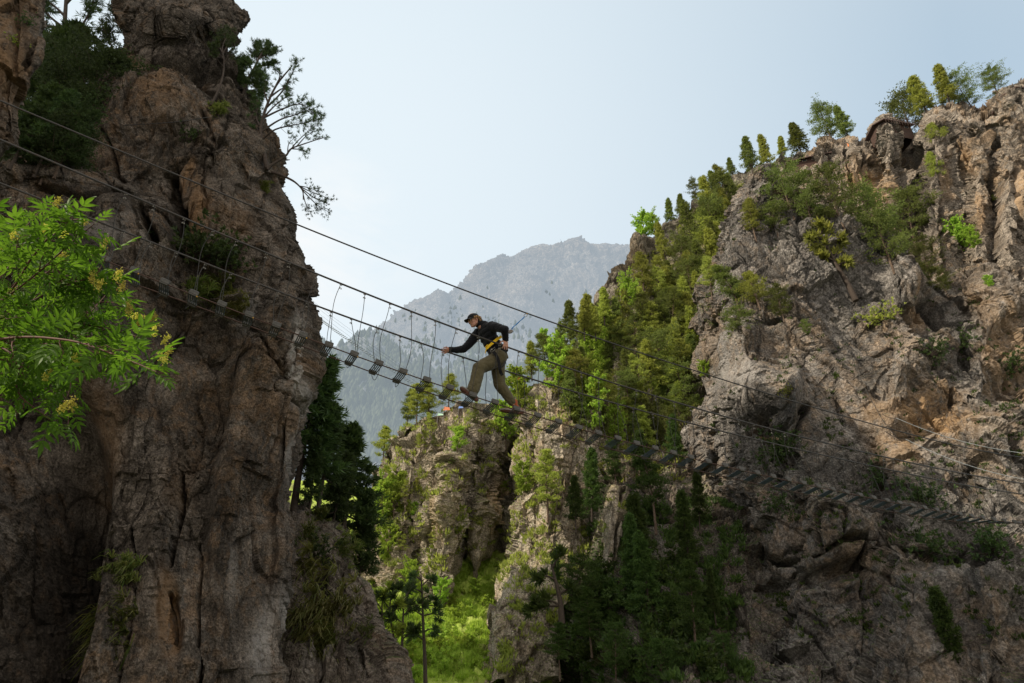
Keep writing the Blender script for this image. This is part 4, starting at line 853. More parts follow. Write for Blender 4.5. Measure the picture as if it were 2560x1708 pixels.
    def strap(m, pts, w_, th, upv, closed=False):
        pts = np.array(pts, float); t_ = np.gradient(pts, axis=0); t_ /= np.linalg.norm(t_, axis=1)[:, None]
        V = []; 
        for p, tt, u in zip(pts, t_, np.broadcast_to(upv, pts.shape)):
            s_ = u-tt*np.dot(u, tt); s_ /= np.linalg.norm(s_); nn = np.cross(tt, s_)
            for a, b in ((-1, -1), (1, -1), (1, 1), (-1, 1)): V.append(p+s_*w_/2*a+nn*th/2*b)
        k = len(pts); Fq = [[i*4+j, i*4+(j+1) % 4, i*4+4+(j+1) % 4, i*4+4+j] for i in range(k-1) for j in range(4)]+[[3, 2, 1, 0], [k*4-4, k*4-3, k*4-2, k*4-1]]
        m.raw(V, Fq)
    wc = pv+ax*-.045; strap(hn, [wc+fr*.152*math.cos(a)+lef*.180*math.sin(a) for a in np.linspace(0, 2*math.pi, 37)], .05, .008, ax)
    th2 = kF-Q['hipF']; th2 /= np.linalg.norm(th2); tc = Q['hipF']+th2*.12; u = np.cross(th2, lef); u /= np.linalg.norm(u)
    strap(hn, [tc+u*.142*math.cos(a)+lef*.136*math.sin(a) for a in np.linspace(0, 2*math.pi, 37)], .045, .008, th2)
    strap(hn, [W(x, y, o)+o_ for x, y, o in ((1226, 874, -.02), (1232, 878, -.045), (1239, 886, -.07), (1245, 897, -.08), (1248, 910, -.075), (1249, 922, -.06), (1253, 934, -.02), (1256, 938, .03))], .046, .008, np.array([.8, 0, .45])); strap(hn, [W(x, y, o)+o_ for x, y, o in ((1249, 922, -.062), (1258, 915, -.05), (1264, 903, -.01))], .02, .007, np.array([0, 0, 1.]))
    har = hn.build('harness', M_web, man)
    ys = MB(); strap(ys, [W(1216, 872, -.02)+o_, W(1224, 864, -.05)+o_, W(1232, 857, -.07)+o_, W(1243, 848, -.085)+o_, W(1254, 841, -.085)+o_], .042, .006, np.array([.25, 0, .9])); strap(ys, [W(1216, 872, -.02)+o_, W(1214, 878, -.02)+o_, W(1213, 884, 0)+o_], .012, .006, np.array([1., 0, .1])); strap(ys, [W(1222, 871, -.03)+o_, W(1213, 868, -.02)+o_, W(1219, 862, -.03)+o_], .014, .006, np.array([.2, 0, 1.])); ys.build('yellow_sling', M_yel, har)
    bk = MB(); bk.tube([W(x, y, -.06)+o_ for x, y in ((1226, 876), (1232, 872), (1237, 868), (1238, 873), (1232, 879), (1227, 881), (1226, 876))], .004, 6, False); bk.box(W(1229, 874, -.055)+o_, (.03, .012, .03), bev=.004); bk.build('buckle', M_clamp, har)
    MB().box(W(1250, 921, -.03)+o_, (.022, .014, .03), bev=.004).build('red_tab', M_red, har)
    # ---- sling from the safety cable
    tp = cab('TS', 0); sN = None
    a0 = W(1318, 784, .16); lan = tag(empty('cable_lanyard', a0), 'twisted blue webbing lanyard with steel trolley clipped to the upper cable behind the man', 'lanyard')
    lo = W(1279, 822, .16)-a0; M_blue = cloth_mat('blue_webbing', (.01, .27, .72), 300, .1)
    top = W(1311, 793, .16)-a0; lm = MB()
    for ph in (0, math.pi):
        pts = []; 
        for t_ in np.linspace(0, 1, 22):
            pp = top*(1-t_)+lo*t_; sw_ = .013*math.sin(math.pi*t_)*1.0+.003; pts.append(pp+np.array([.7, .2, .68])*sw_*math.sin(t_*7+ph)+np.array([0, .01, 0])*math.cos(t_*7+ph))
        strap(lm, pts, .040, .004, np.array([.5, -.8, .3]))
    lm.build('webbing', M_blue, lan)
    def link_ring(c, axd, L, w_, r_):
        axd = axd/np.linalg.norm(axd); s_ = np.cross(axd, [0, 1, 0]); s_ /= np.linalg.norm(s_)
        return MB().tube([c+axd*L/2*math.cos(t_)+s_*w_/2*math.sin(t_)*(1+.25*math.cos(t_)) for t_ in np.linspace(0, 2*math.pi, 19)], r_, 6, False)
    link_ring(top*.5+np.array([0, 0, .004]), top, .095, .045, .005).build('carabiner', M_clamp, lan, True)
    MB().ball(top*.12+np.array([0, -.012, -.006]), .011, 8, 6).build('orange_gate', M_brass, lan, True)
    dv = W(1276, 829, .16)-a0; tm = MB(); tm.ball(dv, (.050, .018, .036), 14, 8, frame(np.array([.8, 0, .45]), z3)); tm.ball(dv+np.array([-.012, -.016, 0]), .011, 8, 6); tm.ball(dv+np.array([.014, -.016, .007]), .011, 8, 6); tm.tube([dv+np.array([-.045, 0, .02]), dv+np.array([-.036, 0, .03]), dv+np.array([-.02, 0, .022])], .005, 6)
    tm.build('steel_trolley', plain('worn_steel', (.20, .18, .165), .4, .7), lan, True)
    link_ring(dv*.6+lo*.4+np.array([.02, 0, .012]), np.array([.25, 0, 1.]), .05, .02, .004).build('connector', M_blue, lan, True)
# ================================================================= VEGETATION
M_bark = rock_mat('pine_bark', ((.07, .05, .038), (.14, .10, .075), (.22, .165, .12)), (.2, .11, .06), sc=2.5, bumpd=.03)
M_barkd = plain('dark_bark', (.06, .045, .035), .9, 0, .4, 12, .6)
M_needle = leaf_mat('pine_needles', (.16, .19, .045), (.56, .56, .16), .5)
M_mid = leaf_mat('deep_green_needles', (.06, .085, .025), (.30, .33, .10), .4)
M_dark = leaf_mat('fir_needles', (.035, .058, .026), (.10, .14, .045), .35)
M_decid = leaf_mat('fresh_leaves', (.20, .29, .04), (.52, .62, .13), .55)
M_elder = leaf_mat('elder_leaves', (.075, .19, .018), (.17, .34, .04), .55, .5)
M_flower = leaf_mat('elder_flowers', (.45, .40, .06), (.75, .66, .16), .3)
M_twig = plain('reddish_twig', (.10, .045, .03), .7, 0, .3, 20)
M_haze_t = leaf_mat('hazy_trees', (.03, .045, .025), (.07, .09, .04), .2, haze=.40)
M_grass = leaf_mat('grass_blades', (.09, .13, .03), (.26, .24, .09), .45)
def blades(c, d, n, L, Wd, spread, r, up=0.0):
    """n kite-shaped blades around every centre c pointing roughly along d"""
    N = len(c); c = np.repeat(c, n, 0); d = np.repeat(d, n, 0)
    v = d+r.normal(size=(N*n, 3))*spread; v[:, 2] += up; v /= np.linalg.norm(v, axis=1)[:, None]
    w = np.cross(v, r.normal(size=(N*n, 3))); w /= np.linalg.norm(w, axis=1)[:, None]+1e-9
    l = L*(.6+.8*r.random((N*n, 1))); wd = Wd*(.7+.6*r.random((N*n, 1)))
    V = np.stack([c, c+v*l*.45+w*wd/2, c+v*l, c+v*l*.45-w*wd/2], 1).reshape(-1, 3)
    var = np.repeat(np.clip(np.repeat(r.random(N), n)*.7+.3*r.random(N*n), 0, 1), 4)
    return V, np.arange(N*n*4).reshape(-1, 4), var
def tree_mesh(kind, seed, H=8.0, detail=1.0):
    r = np.random.default_rng(seed); tm = MB()
    lean = r.normal(size=2)*(.02 if kind in ('fir',) else .06)*H
    tr = lambda u: np.array([lean[0]*u*u+.03*H*math.sin(u*4+seed)*(.3 if kind == 'fir' else 1)*u, lean[1]*u*u, H*u])
    R0 = H*(.017 if kind == 'fir' else .020)
    us = np.linspace(0, .98, 12); tm.tube([tr(u)-np.array([0, 0, .03*H]) if u == 0 else tr(u) for u in us], R0*(1-us*.93), 7)
    C = []; Dd = []
    tall = kind == 'tallfir'
    if tall: kind = 'fir'
    if tall: h0, nl, R, sag = r.uniform(.3, .42), int(22*detail), H*r.uniform(.11, .14), -.12
    elif kind == 'fir': h0, nl, R, sag = r.uniform(.12, .26), int(46*detail), H*r.uniform(.125, .165), -.15
    elif kind == 'pine': h0, nl, R, sag = r.uniform(.2, .42), int(27*detail), H*r.uniform(.16, .21), .18
    elif kind == 'bushy': h0, nl, R, sag = .16, int(36*detail), H*r.uniform(.24, .31), .35
    elif kind == 'decid': h0, nl, R, sag = .15, int(32*detail), H*r.uniform(.2, .27), .6
    elif kind == 'sparse': h0, nl, R, sag = .3, int(20*detail), H*.2, .1
    az = r.random()*6
    for k in range(nl):
        u = h0+(1-h0)*((k+r.random()*.7)/nl)**(1.0 if kind != 'fir' else .95); x = (u-h0)/(1-h0)
        if kind == 'fir': prof = (1-x)**.85+.06
        elif kind in ('bushy', 'decid'): prof = math.sqrt(max(.03, 1-(2*x-.75)**2/1.6))
        else: prof = min(1, .55+2.2*x)*(1-x)**.8*1.15+.07
        prof *= r.uniform(.5, 1.3)
        az += 2.4+r.normal()*.4; ln = R*prof*1.25
        el = (sag+r.normal()*.18) if kind != 'fir' else (-.12-.25*(1-x)+.35*x+r.normal()*.08)
        dirh = np.array([math.cos(az), math.sin(az), 0])
        p0 = tr(u); t = np.linspace(0, 1, 5)[:, None]
        crv = (.16 if kind == 'fir' else .22*r.normal())*ln
        pts = p0+dirh*ln*t+np.array([0, 0, 1])*(math.tan(el)*ln*t+crv*t*t)
        pts[1:] += r.normal(size=(4, 3))*ln*.035
        tm.tube(pts, R0*.34*(1-t[:, 0]*.85)*max(.35, 1-x*.6), 4, False)
        nt = max(3, int((9 if kind != 'fir' else 11)*detail))
        for j in range(nt):
            f = .28+.72*(j+r.random())/nt if kind != 'fir' else .15+.85*(j+r.random())/nt
            i = min(3, int(f*4)); q = pts[i]+(pts[i+1]-pts[i])*(f*4-i)
            sd = np.array([-dirh[1], dirh[0], 0])*(1 if j % 2 else -1)
            td = dirh*.75+sd*r.uniform(.4, 1.1)+np.array([0, 0, r.uniform(-.15, .4) if kind != 'fir' else r.uniform(-.25, .1)])
            if j == nt-1: td = dirh+np.array([0, 0, .2])
            tl = ln*(.30 if kind != 'fir' else .34*(1.15-f))*r.uniform(.6, 1.2)+.02*H
            m = 4 if kind != 'fir' else 3
            for g in range(m):
                C.append(q+td*tl*(g+.6)/m+r.normal(size=3)*.012*H); Dd.append(td/np.linalg.norm(td)+np.array([0, 0, .35 if kind != 'fir' else .0]))
    C = np.array(C); Dd = np.array(Dd)
    if kind == 'decid': V, Fq, var = blades(C, Dd, int(8), .036*H, .022*H, .9, r)
    elif kind == 'fir': V, Fq, var = blades(C, Dd, int(6), .036*H, .008*H, .5, r)
    else:
        sel = r.random(len(C)) < .5; C = C[sel]; Dd = Dd[sel]; nn = 5
        off = r.normal(size=(len(C)*nn, 3))*np.array([1, 1, .26])*.022*H; C2 = np.repeat(C, nn, 0)+off; V, Fq, var = blades(C2, np.repeat(Dd, nn, 0)*.6+off/(.03*H)+np.array([0, 0, .35]), 6, .023*H, .0075*H, .5, r)
        vr = np.repeat(np.clip(.15+.7*r.random(len(C)), 0, 1), nn*6*4); var = vr*.7+var*.3
    return tm, (V, Fq, var)
PROTO = {}
def proto(kind, i, detail=1.0):
    k = (kind, i, detail)
    if k not in PROTO:
        tm, (V, Fq, var) = tree_mesh(kind, 100+i*7+len(kind), 8.0, detail)
        a = tm.mesh('trunk', True); a.materials.append(M_bark if 'fir' not in kind else M_barkd)
        b = mesh_np('crown', V, Fq, False, {'var': var})
        PROTO[k] = (a, b)
    return PROTO[k]
TR = random.Random(21)
def spot(px, py, names, Y):
    if Y == 'rim':
        return None
    if Y is not None: return P(px, py, Y)
    h = hitpt(px, py, names)
    return np.array(h[0])-np.array([0, 0, .1]) if h else None
def plant(kind, px, py, ptop, label, names=None, Y=None, mat=None, group=None, detail=1.0, cat='tree', wide=1.0, name=None, idx=None):
    if Y == 'rim':
        b = None
        for q in np.arange(ptop-10, ptop+330, 3):
            h = hitpt(px, q, names)
            if h and h[3] < 160: b = np.array(h[0])+np.array([0, .7, -.3]); break
    else: b = spot(px, py, names, Y)
    if b is None: return None
    # height that reaches ptop in the photo
    lo, hi = .1, 60
    for _ in range(30):
        m = (lo+hi)/2; q = b+np.array([0, 0, m]); lo, hi = (m, hi) if proj(q)[1] > ptop else (lo, m)
    H = max(lo, 5.5 if Y == 'rim' else .8)
    a, c = proto(kind, TR.randrange(5) if idx is None else idx, detail)
    nm = name or {'fir': 'fir_tree', 'tallfir': 'fir_tree', 'pine': 'pine_tree', 'bushy': 'pine_tree', 'decid': 'leafy_tree', 'sparse': 'larch_tree'}[kind]
    root = tag(empty(nm, b), label, cat, group); s = H/8.0
    root.rotation_euler = (TR.gauss(0, .04), TR.gauss(0, .04), TR.uniform(0, 6.28)); w = s*(1+(wide-1)*.3)*TR.uniform(.8, 1.15)*{'fir': .85, 'tallfir': .9, 'pine': .85, 'bushy': .8, 'decid': .8, 'sparse': .8}[kind]; root.scale = (w, w, s)
    link(bpy.data.objects.new('trunk', a), root)
    mt = mat or {'fir': M_needle if TR.random() < .5 else M_mid, 'pine': M_needle if TR.random() < .8 else M_mid, 'bushy': M_mid, 'decid': M_decid, 'sparse': M_needle}[kind]
    key = (id(c), mt.name)
    if key not in PROTO:
        cc = c.copy(); cc.materials.clear(); cc.materials.append(mt); PROTO[key] = cc
    link(bpy.data.objects.new('crown', PROTO[key]), root)
    return root
def inpoly(x, y, poly):
    c = False; j = len(poly)-1
    for i in range(len(poly)):
        if (poly[i][1] > y) != (poly[j][1] > y) and x < (poly[j][0]-poly[i][0])*(y-poly[i][1])/(poly[j][1]-poly[i][1])+poly[i][0]: c = not c
        j = i
    return c
def scatter(poly, n, dmin, r):
    xs = [p[0] for p in poly]; ys = [p[1] for p in poly]; out = []; tries = 0
    while len(out) < n and tries < 6000:
        tries += 1; x, y = r.uniform(min(xs), max(xs)), r.uniform(min(ys), max(ys))
        if inpoly(x, y, poly) and all((x-a)**2+(y-b)**2 > dmin*dmin for a, b in out): out.append((x, y))
    return out
def custom_pine(label, Y, trunk, limbs, r0, seed, tuft=1.0, group=None, bare=.3, mat=None, L=.16, nm='pine_tree', sub=7, wd=.018):
    """a tree drawn limb by limb in its own vertical plane, with twigs spreading in depth"""
    r = np.random.default_rng(seed); base = P(trunk[0][0], trunk[0][1], Y); root = tag(empty(nm, base), label, 'tree', group)
    def path(pts, dy):
        n = len(pts); q = np.array([P(x, y, Y+dy*i/(n-1)) for i, (x, y) in enumerate(pts)])-base
        return crom(q, (n-1)*4+1, 0)
    tm = MB(); tp = path(trunk, r.uniform(-.3, .3)); tm.tube(tp, np.linspace(r0, r0*.25, len(tp)), 7)
    C = []; Dd = []
    for lb in limbs:
        q = path(lb, r.uniform(-1, 1)*.8); dd = 0
        # start on the trunk
        i = np.argmin(np.linalg.norm(tp-q[0], axis=1)); q = q+(tp[i]-q[0])*np.linspace(1, 0, len(q))[:, None]
        ln = np.linalg.norm(np.diff(q, axis=0), axis=1).sum(); tm.tube(q, np.linspace(r0*.42, r0*.08, len(q)), 5, False)
        ns = max(4, int(ln*sub))
        for k in range(ns):
            f = bare+(1-bare)*(k+r.random())/ns; i = min(len(q)-2, int(f*(len(q)-1))); p = q[i]+(q[i+1]-q[i])*(f*(len(q)-1)-i)
            d = q[i+1]-q[i]; d /= np.linalg.norm(d); td = d*.8+r.normal(size=3)*.55+np.array([0, 0, .25]); td /= np.linalg.norm(td); tl = ln*r.uniform(.10, .24)*(1.2-.5*f)
            pts = p+td*tl*np.linspace(0, 1, 4)[:, None]+r.normal(size=(4, 3))*.03*tl; pts[0] = p
            tm.tube(pts, np.linspace(r0*.10, r0*.03, 4), 3, False)
            for g in range(2+int(2*tuft)):
                if r.random() < tuft: C.append(pts[-1]+td*.03-td*tl*.28*g+r.normal(size=3)*.03); Dd.append(td+np.array([0, 0, .5]))
        C.append(q[-1]); Dd.append(q[-1]-q[-2])
    tm.build('trunk', M_barkd, root, True)
    C = np.array(C); Dd = np.array(Dd); Dd /= np.linalg.norm(Dd, axis=1)[:, None]+1e-9
    V, Fq, var = blades(C, Dd, 16, L, wd, .6, r); obj('crown', mesh_np('crown', V, Fq, False, {'var': var}), mat or M_dark, root)
    return root
def tuft(px, py, size, label, names, brown=.5, seed=0, group=None, hang=-.6):
    h = hitpt(px, py, names)
    if not h: return
    r = np.random.default_rng(seed); b = np.array(h[0]); nrm = np.array(h[1]); nrm = nrm if nrm[1] < 0 else -nrm
    n = int(34); C = r.normal(size=(n, 3))*np.array([.45, .12, .5])*size*.5; dr = np.tile(nrm*.8+np.array([0, 0, .5]), (n, 1))
    K = 14; c = np.repeat(C, K, 0); d = np.repeat(dr, K, 0)+r.normal(size=(n*K, 3))*.45; d /= np.linalg.norm(d, axis=1)[:, None]
    l = size*(.25+.35*r.random((n*K, 1))); w = np.cross(d, [.2, .3, 1.]); w /= np.linalg.norm(w, axis=1)[:, None]; w *= size*.012
    g = np.array([0, 0, hang]); p1 = c+d*l*.5+g*l*.12; p2 = c+d*l*.85+g*l*.75
    V = np.stack([c-w, c+w, p1+w, p1-w, p2+w*.2, p2-w*.2], 1).reshape(-1, 3); i = np.arange(n*K)[:, None]*6
    Fq = np.concatenate([i+np.array([[0, 1, 2, 3]]), i+np.array([[3, 2, 4, 5]])])
    var = np.repeat(np.clip(brown+r.normal(size=n*K)*.25, 0, 1), 6)
    o = obj('grass_tuft', mesh_np('grass_tuft', V, Fq, False, {'var': var}), M_grass); o.location = b; tag(o, label, 'grass tuft', group)
def leafbush(px, py, size, label, names, mat, seed, group=None, Y=None, nm='shrub', dens=1.0, leaf=.07):
    b = spot(px, py, names, Y)
    if b is None: return
    r = np.random.default_rng(seed); root = tag(empty(nm, b), label, 'shrub', group); m = MB(); C = []; Dd = []
    for k in range(int(16*dens)):
        d = r.normal(size=3)*np.array([1, .8, .6])+np.array([0, -.35, .7]); d /= np.linalg.norm(d); ln = size*r.uniform(.35, .75)
        t = np.linspace(0, 1, 5)[:, None]; q = d*ln*t+r.normal(size=(5, 3))*ln*.05*t; m.tube(q, np.linspace(.018, .004, 5)*size*.6, 4, False)
        for g in range(8): f = r.uniform(.35, 1); C.append(q[min(4, int(f*4+.5))]+r.normal(size=3)*size*.07); Dd.append(d+r.normal(size=3)*.4)
    m.build('stem', M_barkd, root, True); V, Fq, var = blades(np.array(C), np.array(Dd), 9, leaf*size, leaf*.42*size, .7, r)
    obj('foliage', mesh_np('foliage', V, Fq, False, {'var': var}), mat, root)

def build_elder():
    r = np.random.default_rng(3); base = P(-260, 900, 3.4); root = tag(empty('elder_shrub', base), 'large bright green leafy shrub with yellow flower clusters reaching in from the left edge', 'shrub')
    main = [[(-260, 900), (-60, 800), (90, 700), (200, 610), (270, 560)], [(-260, 880), (-80, 720), (40, 610), (110, 545), (150, 508)], [(-260, 900), (0, 800), (160, 720), (260, 690), (300, 640)],
            [(-260, 920), (20, 835), (190, 810), (330, 830), (420, 862)], [(-260, 920), (0, 850), (180, 850), (320, 890), (425, 930)], [(-260, 900), (20, 800), (200, 760), (330, 760), (385, 800)],
            [(-260, 940), (-20, 900), (120, 930), (190, 1000), (205, 1065)], [(-260, 930), (0, 860), (140, 880), (200, 950), (195, 1010)], [(-260, 900), (-60, 700), (0, 610), (20, 560)], [(-260, 900), (-40, 860), (60, 900), (70, 980), (160, 1050)],
            [(-260, 900), (-20, 760), (120, 690), (210, 700), (290, 740)], [(-260, 900), (0, 760), (100, 640), (180, 560), (230, 548)], [(-260, 880), (-60, 640), (-10, 540)], [(-260, 900), (20, 900), (130, 860), (260, 880), (350, 905)], [(-260, 880), (-80, 760), (30, 680), (70, 600), (60, 540)], [(-260, 900), (-40, 830), (50, 820), (160, 790), (240, 790), (330, 700)]]
    bm = MB(); LV = []; LP = []; LD = []; tips = []
    def addbranch(q, rad, step, start):
        L = np.linalg.norm(np.diff(q, axis=0), axis=1); s = np.concatenate([[0], np.cumsum(L)]); k = 0; x = s[-1]*start
        while x < s[-1]:
            i = min(len(q)-2, np.searchsorted(s, x)-1 if x > 0 else 0); f = (x-s[i])/max(1e-6, L[i]); p = q[i]+(q[i+1]-q[i])*f; d = (q[i+1]-q[i])/max(1e-6, L[i])
            a = np.cross(d, [0, 0, 1.]); a /= np.linalg.norm(a)+1e-9; b_ = np.cross(a, d); ang = k*math.pi/2+r.normal()*.3; sdir = a*math.cos(ang)+b_*math.sin(ang)
            for sg in (-1, 1): LP.append(p); v = sdir*sg*.9+d*.45+np.array([0, 0, -.12]); LD.append(v/np.linalg.norm(v))
            x += step*r.uniform(.8, 1.3); k += 1
        LP.append(q[-1]); LD.append(d); tips.append((q[-1], d))
        bm.tube(q, rad, 6)
    for b in main:
        y0 = r.uniform(3.0, 4.2); y1 = y0+r.uniform(-.5, .7)
        n = len(b); q = np.array([P(x-34*(i/(n-1)), y, 3.4+(y0-3.4)*min(1, i/2)+(y1-y0)*i/(n-1)) for i, (x, y) in enumerate(b)])-base; q = crom(q, n*6, 0)
        addbranch(q, np.linspace(.0085, .0022, len(q)), .12, .3)
        for k in range(7):
            f = r.uniform(.3, .9); i = int(f*(len(q)-2)); d = (q[i+1]-q[i]); d /= np.linalg.norm(d); v = d+r.normal(size=3)*.6+np.array([0, 0, .05]); v /= np.linalg.norm(v); ln = r.uniform(.10, .30)*(1.2-f)
            t = np.linspace(0, 1, 7)[:, None]; qq = q[i]+v*ln*t+np.array([0, 0, -.06])*ln*t*t; qq[1:] += r.normal(size=(6, 3))*.006; addbranch(qq, np.linspace(.0035, .0014, 7), .075, .4)
    for gx, gy in ((-.9, .5), (-.5, -.3), (-1.2, 0)):
        t = np.linspace(0, 1, 9)[:, None]; q = np.array([0, 0, 0.])*(1-t)+np.array([gx, gy, -3.1-base[2]])*t; q[:, 2] += .5*np.sin(t[:, 0]*math.pi)
        bm.tube(q, np.linspace(.014, .04, 9), 8)
    bm.build('branches', M_twig, root, True)
    # compound leaf template: 7 leaflets on a rachis (x along, y across, z up)
    def leaflet(L, w):
        xs = np.array([0, .18, .42, .70, 1.0])*L; ws = np.array([.04, .36, .5, .30, 0])*w; V = []
        for x, h in zip(xs, ws): V += [(x, -h, .10*w*(h/w*2)), (x, 0, -.02*w-.10*x*x/L), (x, h, .10*w*(h/w*2))]
        V = np.array(V); V[:, 2] -= .22*V[:, 0]**2/L; F4 = []
        for i in range(4): a = i*3; F4 += [[a, a+3, a+4, a+1], [a+1, a+4, a+5, a+2]]
        return V, np.array(F4)
    TV = []; TF = []; n = 0
    for x, ang, L in ((.055, 1.05, .078), (.055, -1.05, .078), (.098, .95, .088), (.098, -.95, .088), (.135, .75, .085), (.135, -.75, .085), (.15, 0, .095)):
        V, Fq = leaflet(L, L*.31); c, s = math.cos(ang), math.sin(ang); V = np.stack([V[:, 0]*c-V[:, 1]*s+x, V[:, 0]*s+V[:, 1]*c, V[:, 2]-.15*x*x/.15], 1); TV.append(V); TF.append(Fq+n); n += len(V)
    rv = np.array([(0, -.0012, 0), (0, .0012, 0), (.08, .001, -.006), (.08, -.001, -.006), (.15, .0007, -.02), (.15, -.0007, -.02)]); TV.append(rv); TF.append(np.array([[0, 1, 2, 3], [3, 2, 4, 5]])+n); n += 6
    TV = np.vstack(TV); TF = np.vstack(TF); LP = np.array(LP); LD = np.array(LD); m = len(LP)
    LD = LD+r.normal(size=(m, 3))*.18; LD /= np.linalg.norm(LD, axis=1)[:, None]
    up = np.array([0, 0, 1.])+r.normal(size=(m, 3))*.35; Yv = np.cross(up, LD); Yv /= np.linalg.norm(Yv, axis=1)[:, None]; Zv = np.cross(LD, Yv); sc = r.uniform(.5, .95, size=(m, 1, 1))
    V = (LP[:, None]+(TV[None, :, 0:1]*LD[:, None]+TV[None, :, 1:2]*Yv[:, None]+TV[None, :, 2:3]*Zv[:, None])*sc).reshape(-1, 3)
    Fq = (TF[None]+np.arange(m)[:, None, None]*n).reshape(-1, 4); print('elder leaves', m)
    obj('leaves', mesh_np('leaves', V, Fq, False, {'var': np.repeat(np.clip(r.random(m)*.6+.2+.2*np.sin(np.arange(m)), 0, 1), n)}), M_elder, root)
    # flower clusters
    order = r.permutation(len(tips)); front = [(150, 508), (385, 800), (270, 612), (300, 690), (312, 722), (330, 775), (345, 790), (420, 852), (418, 900), (425, 885), (190, 1015), (165, 1020), (125, 940), (120, 575), (165, 590), (240, 700), (255, 715), (350, 812), (395, 828), (215, 560), (45, 590), (5, 620), (200, 905), (30, 735), (160, 640), (300, 905)]
    for k, (x, y) in enumerate(front):
        c0 = P(x-8, y, r.uniform(2.95, 3.3))-base; fm = MB(); rr = np.random.default_rng(k)
        ax = np.array([.25, 0, .9])+rr.normal(size=3)*.3; ax /= np.linalg.norm(ax); C = c0+ax*rr.uniform(-.02, .04, size=(80, 1))+rr.normal(size=(80, 3))*.009
        V, Fq, var = blades(C, C-c0+1e-3, 3, .007, .006, .8, rr); o = obj('flower_cluster', mesh_np('flower_cluster', V, Fq, False, {'var': var}), M_flower, root)

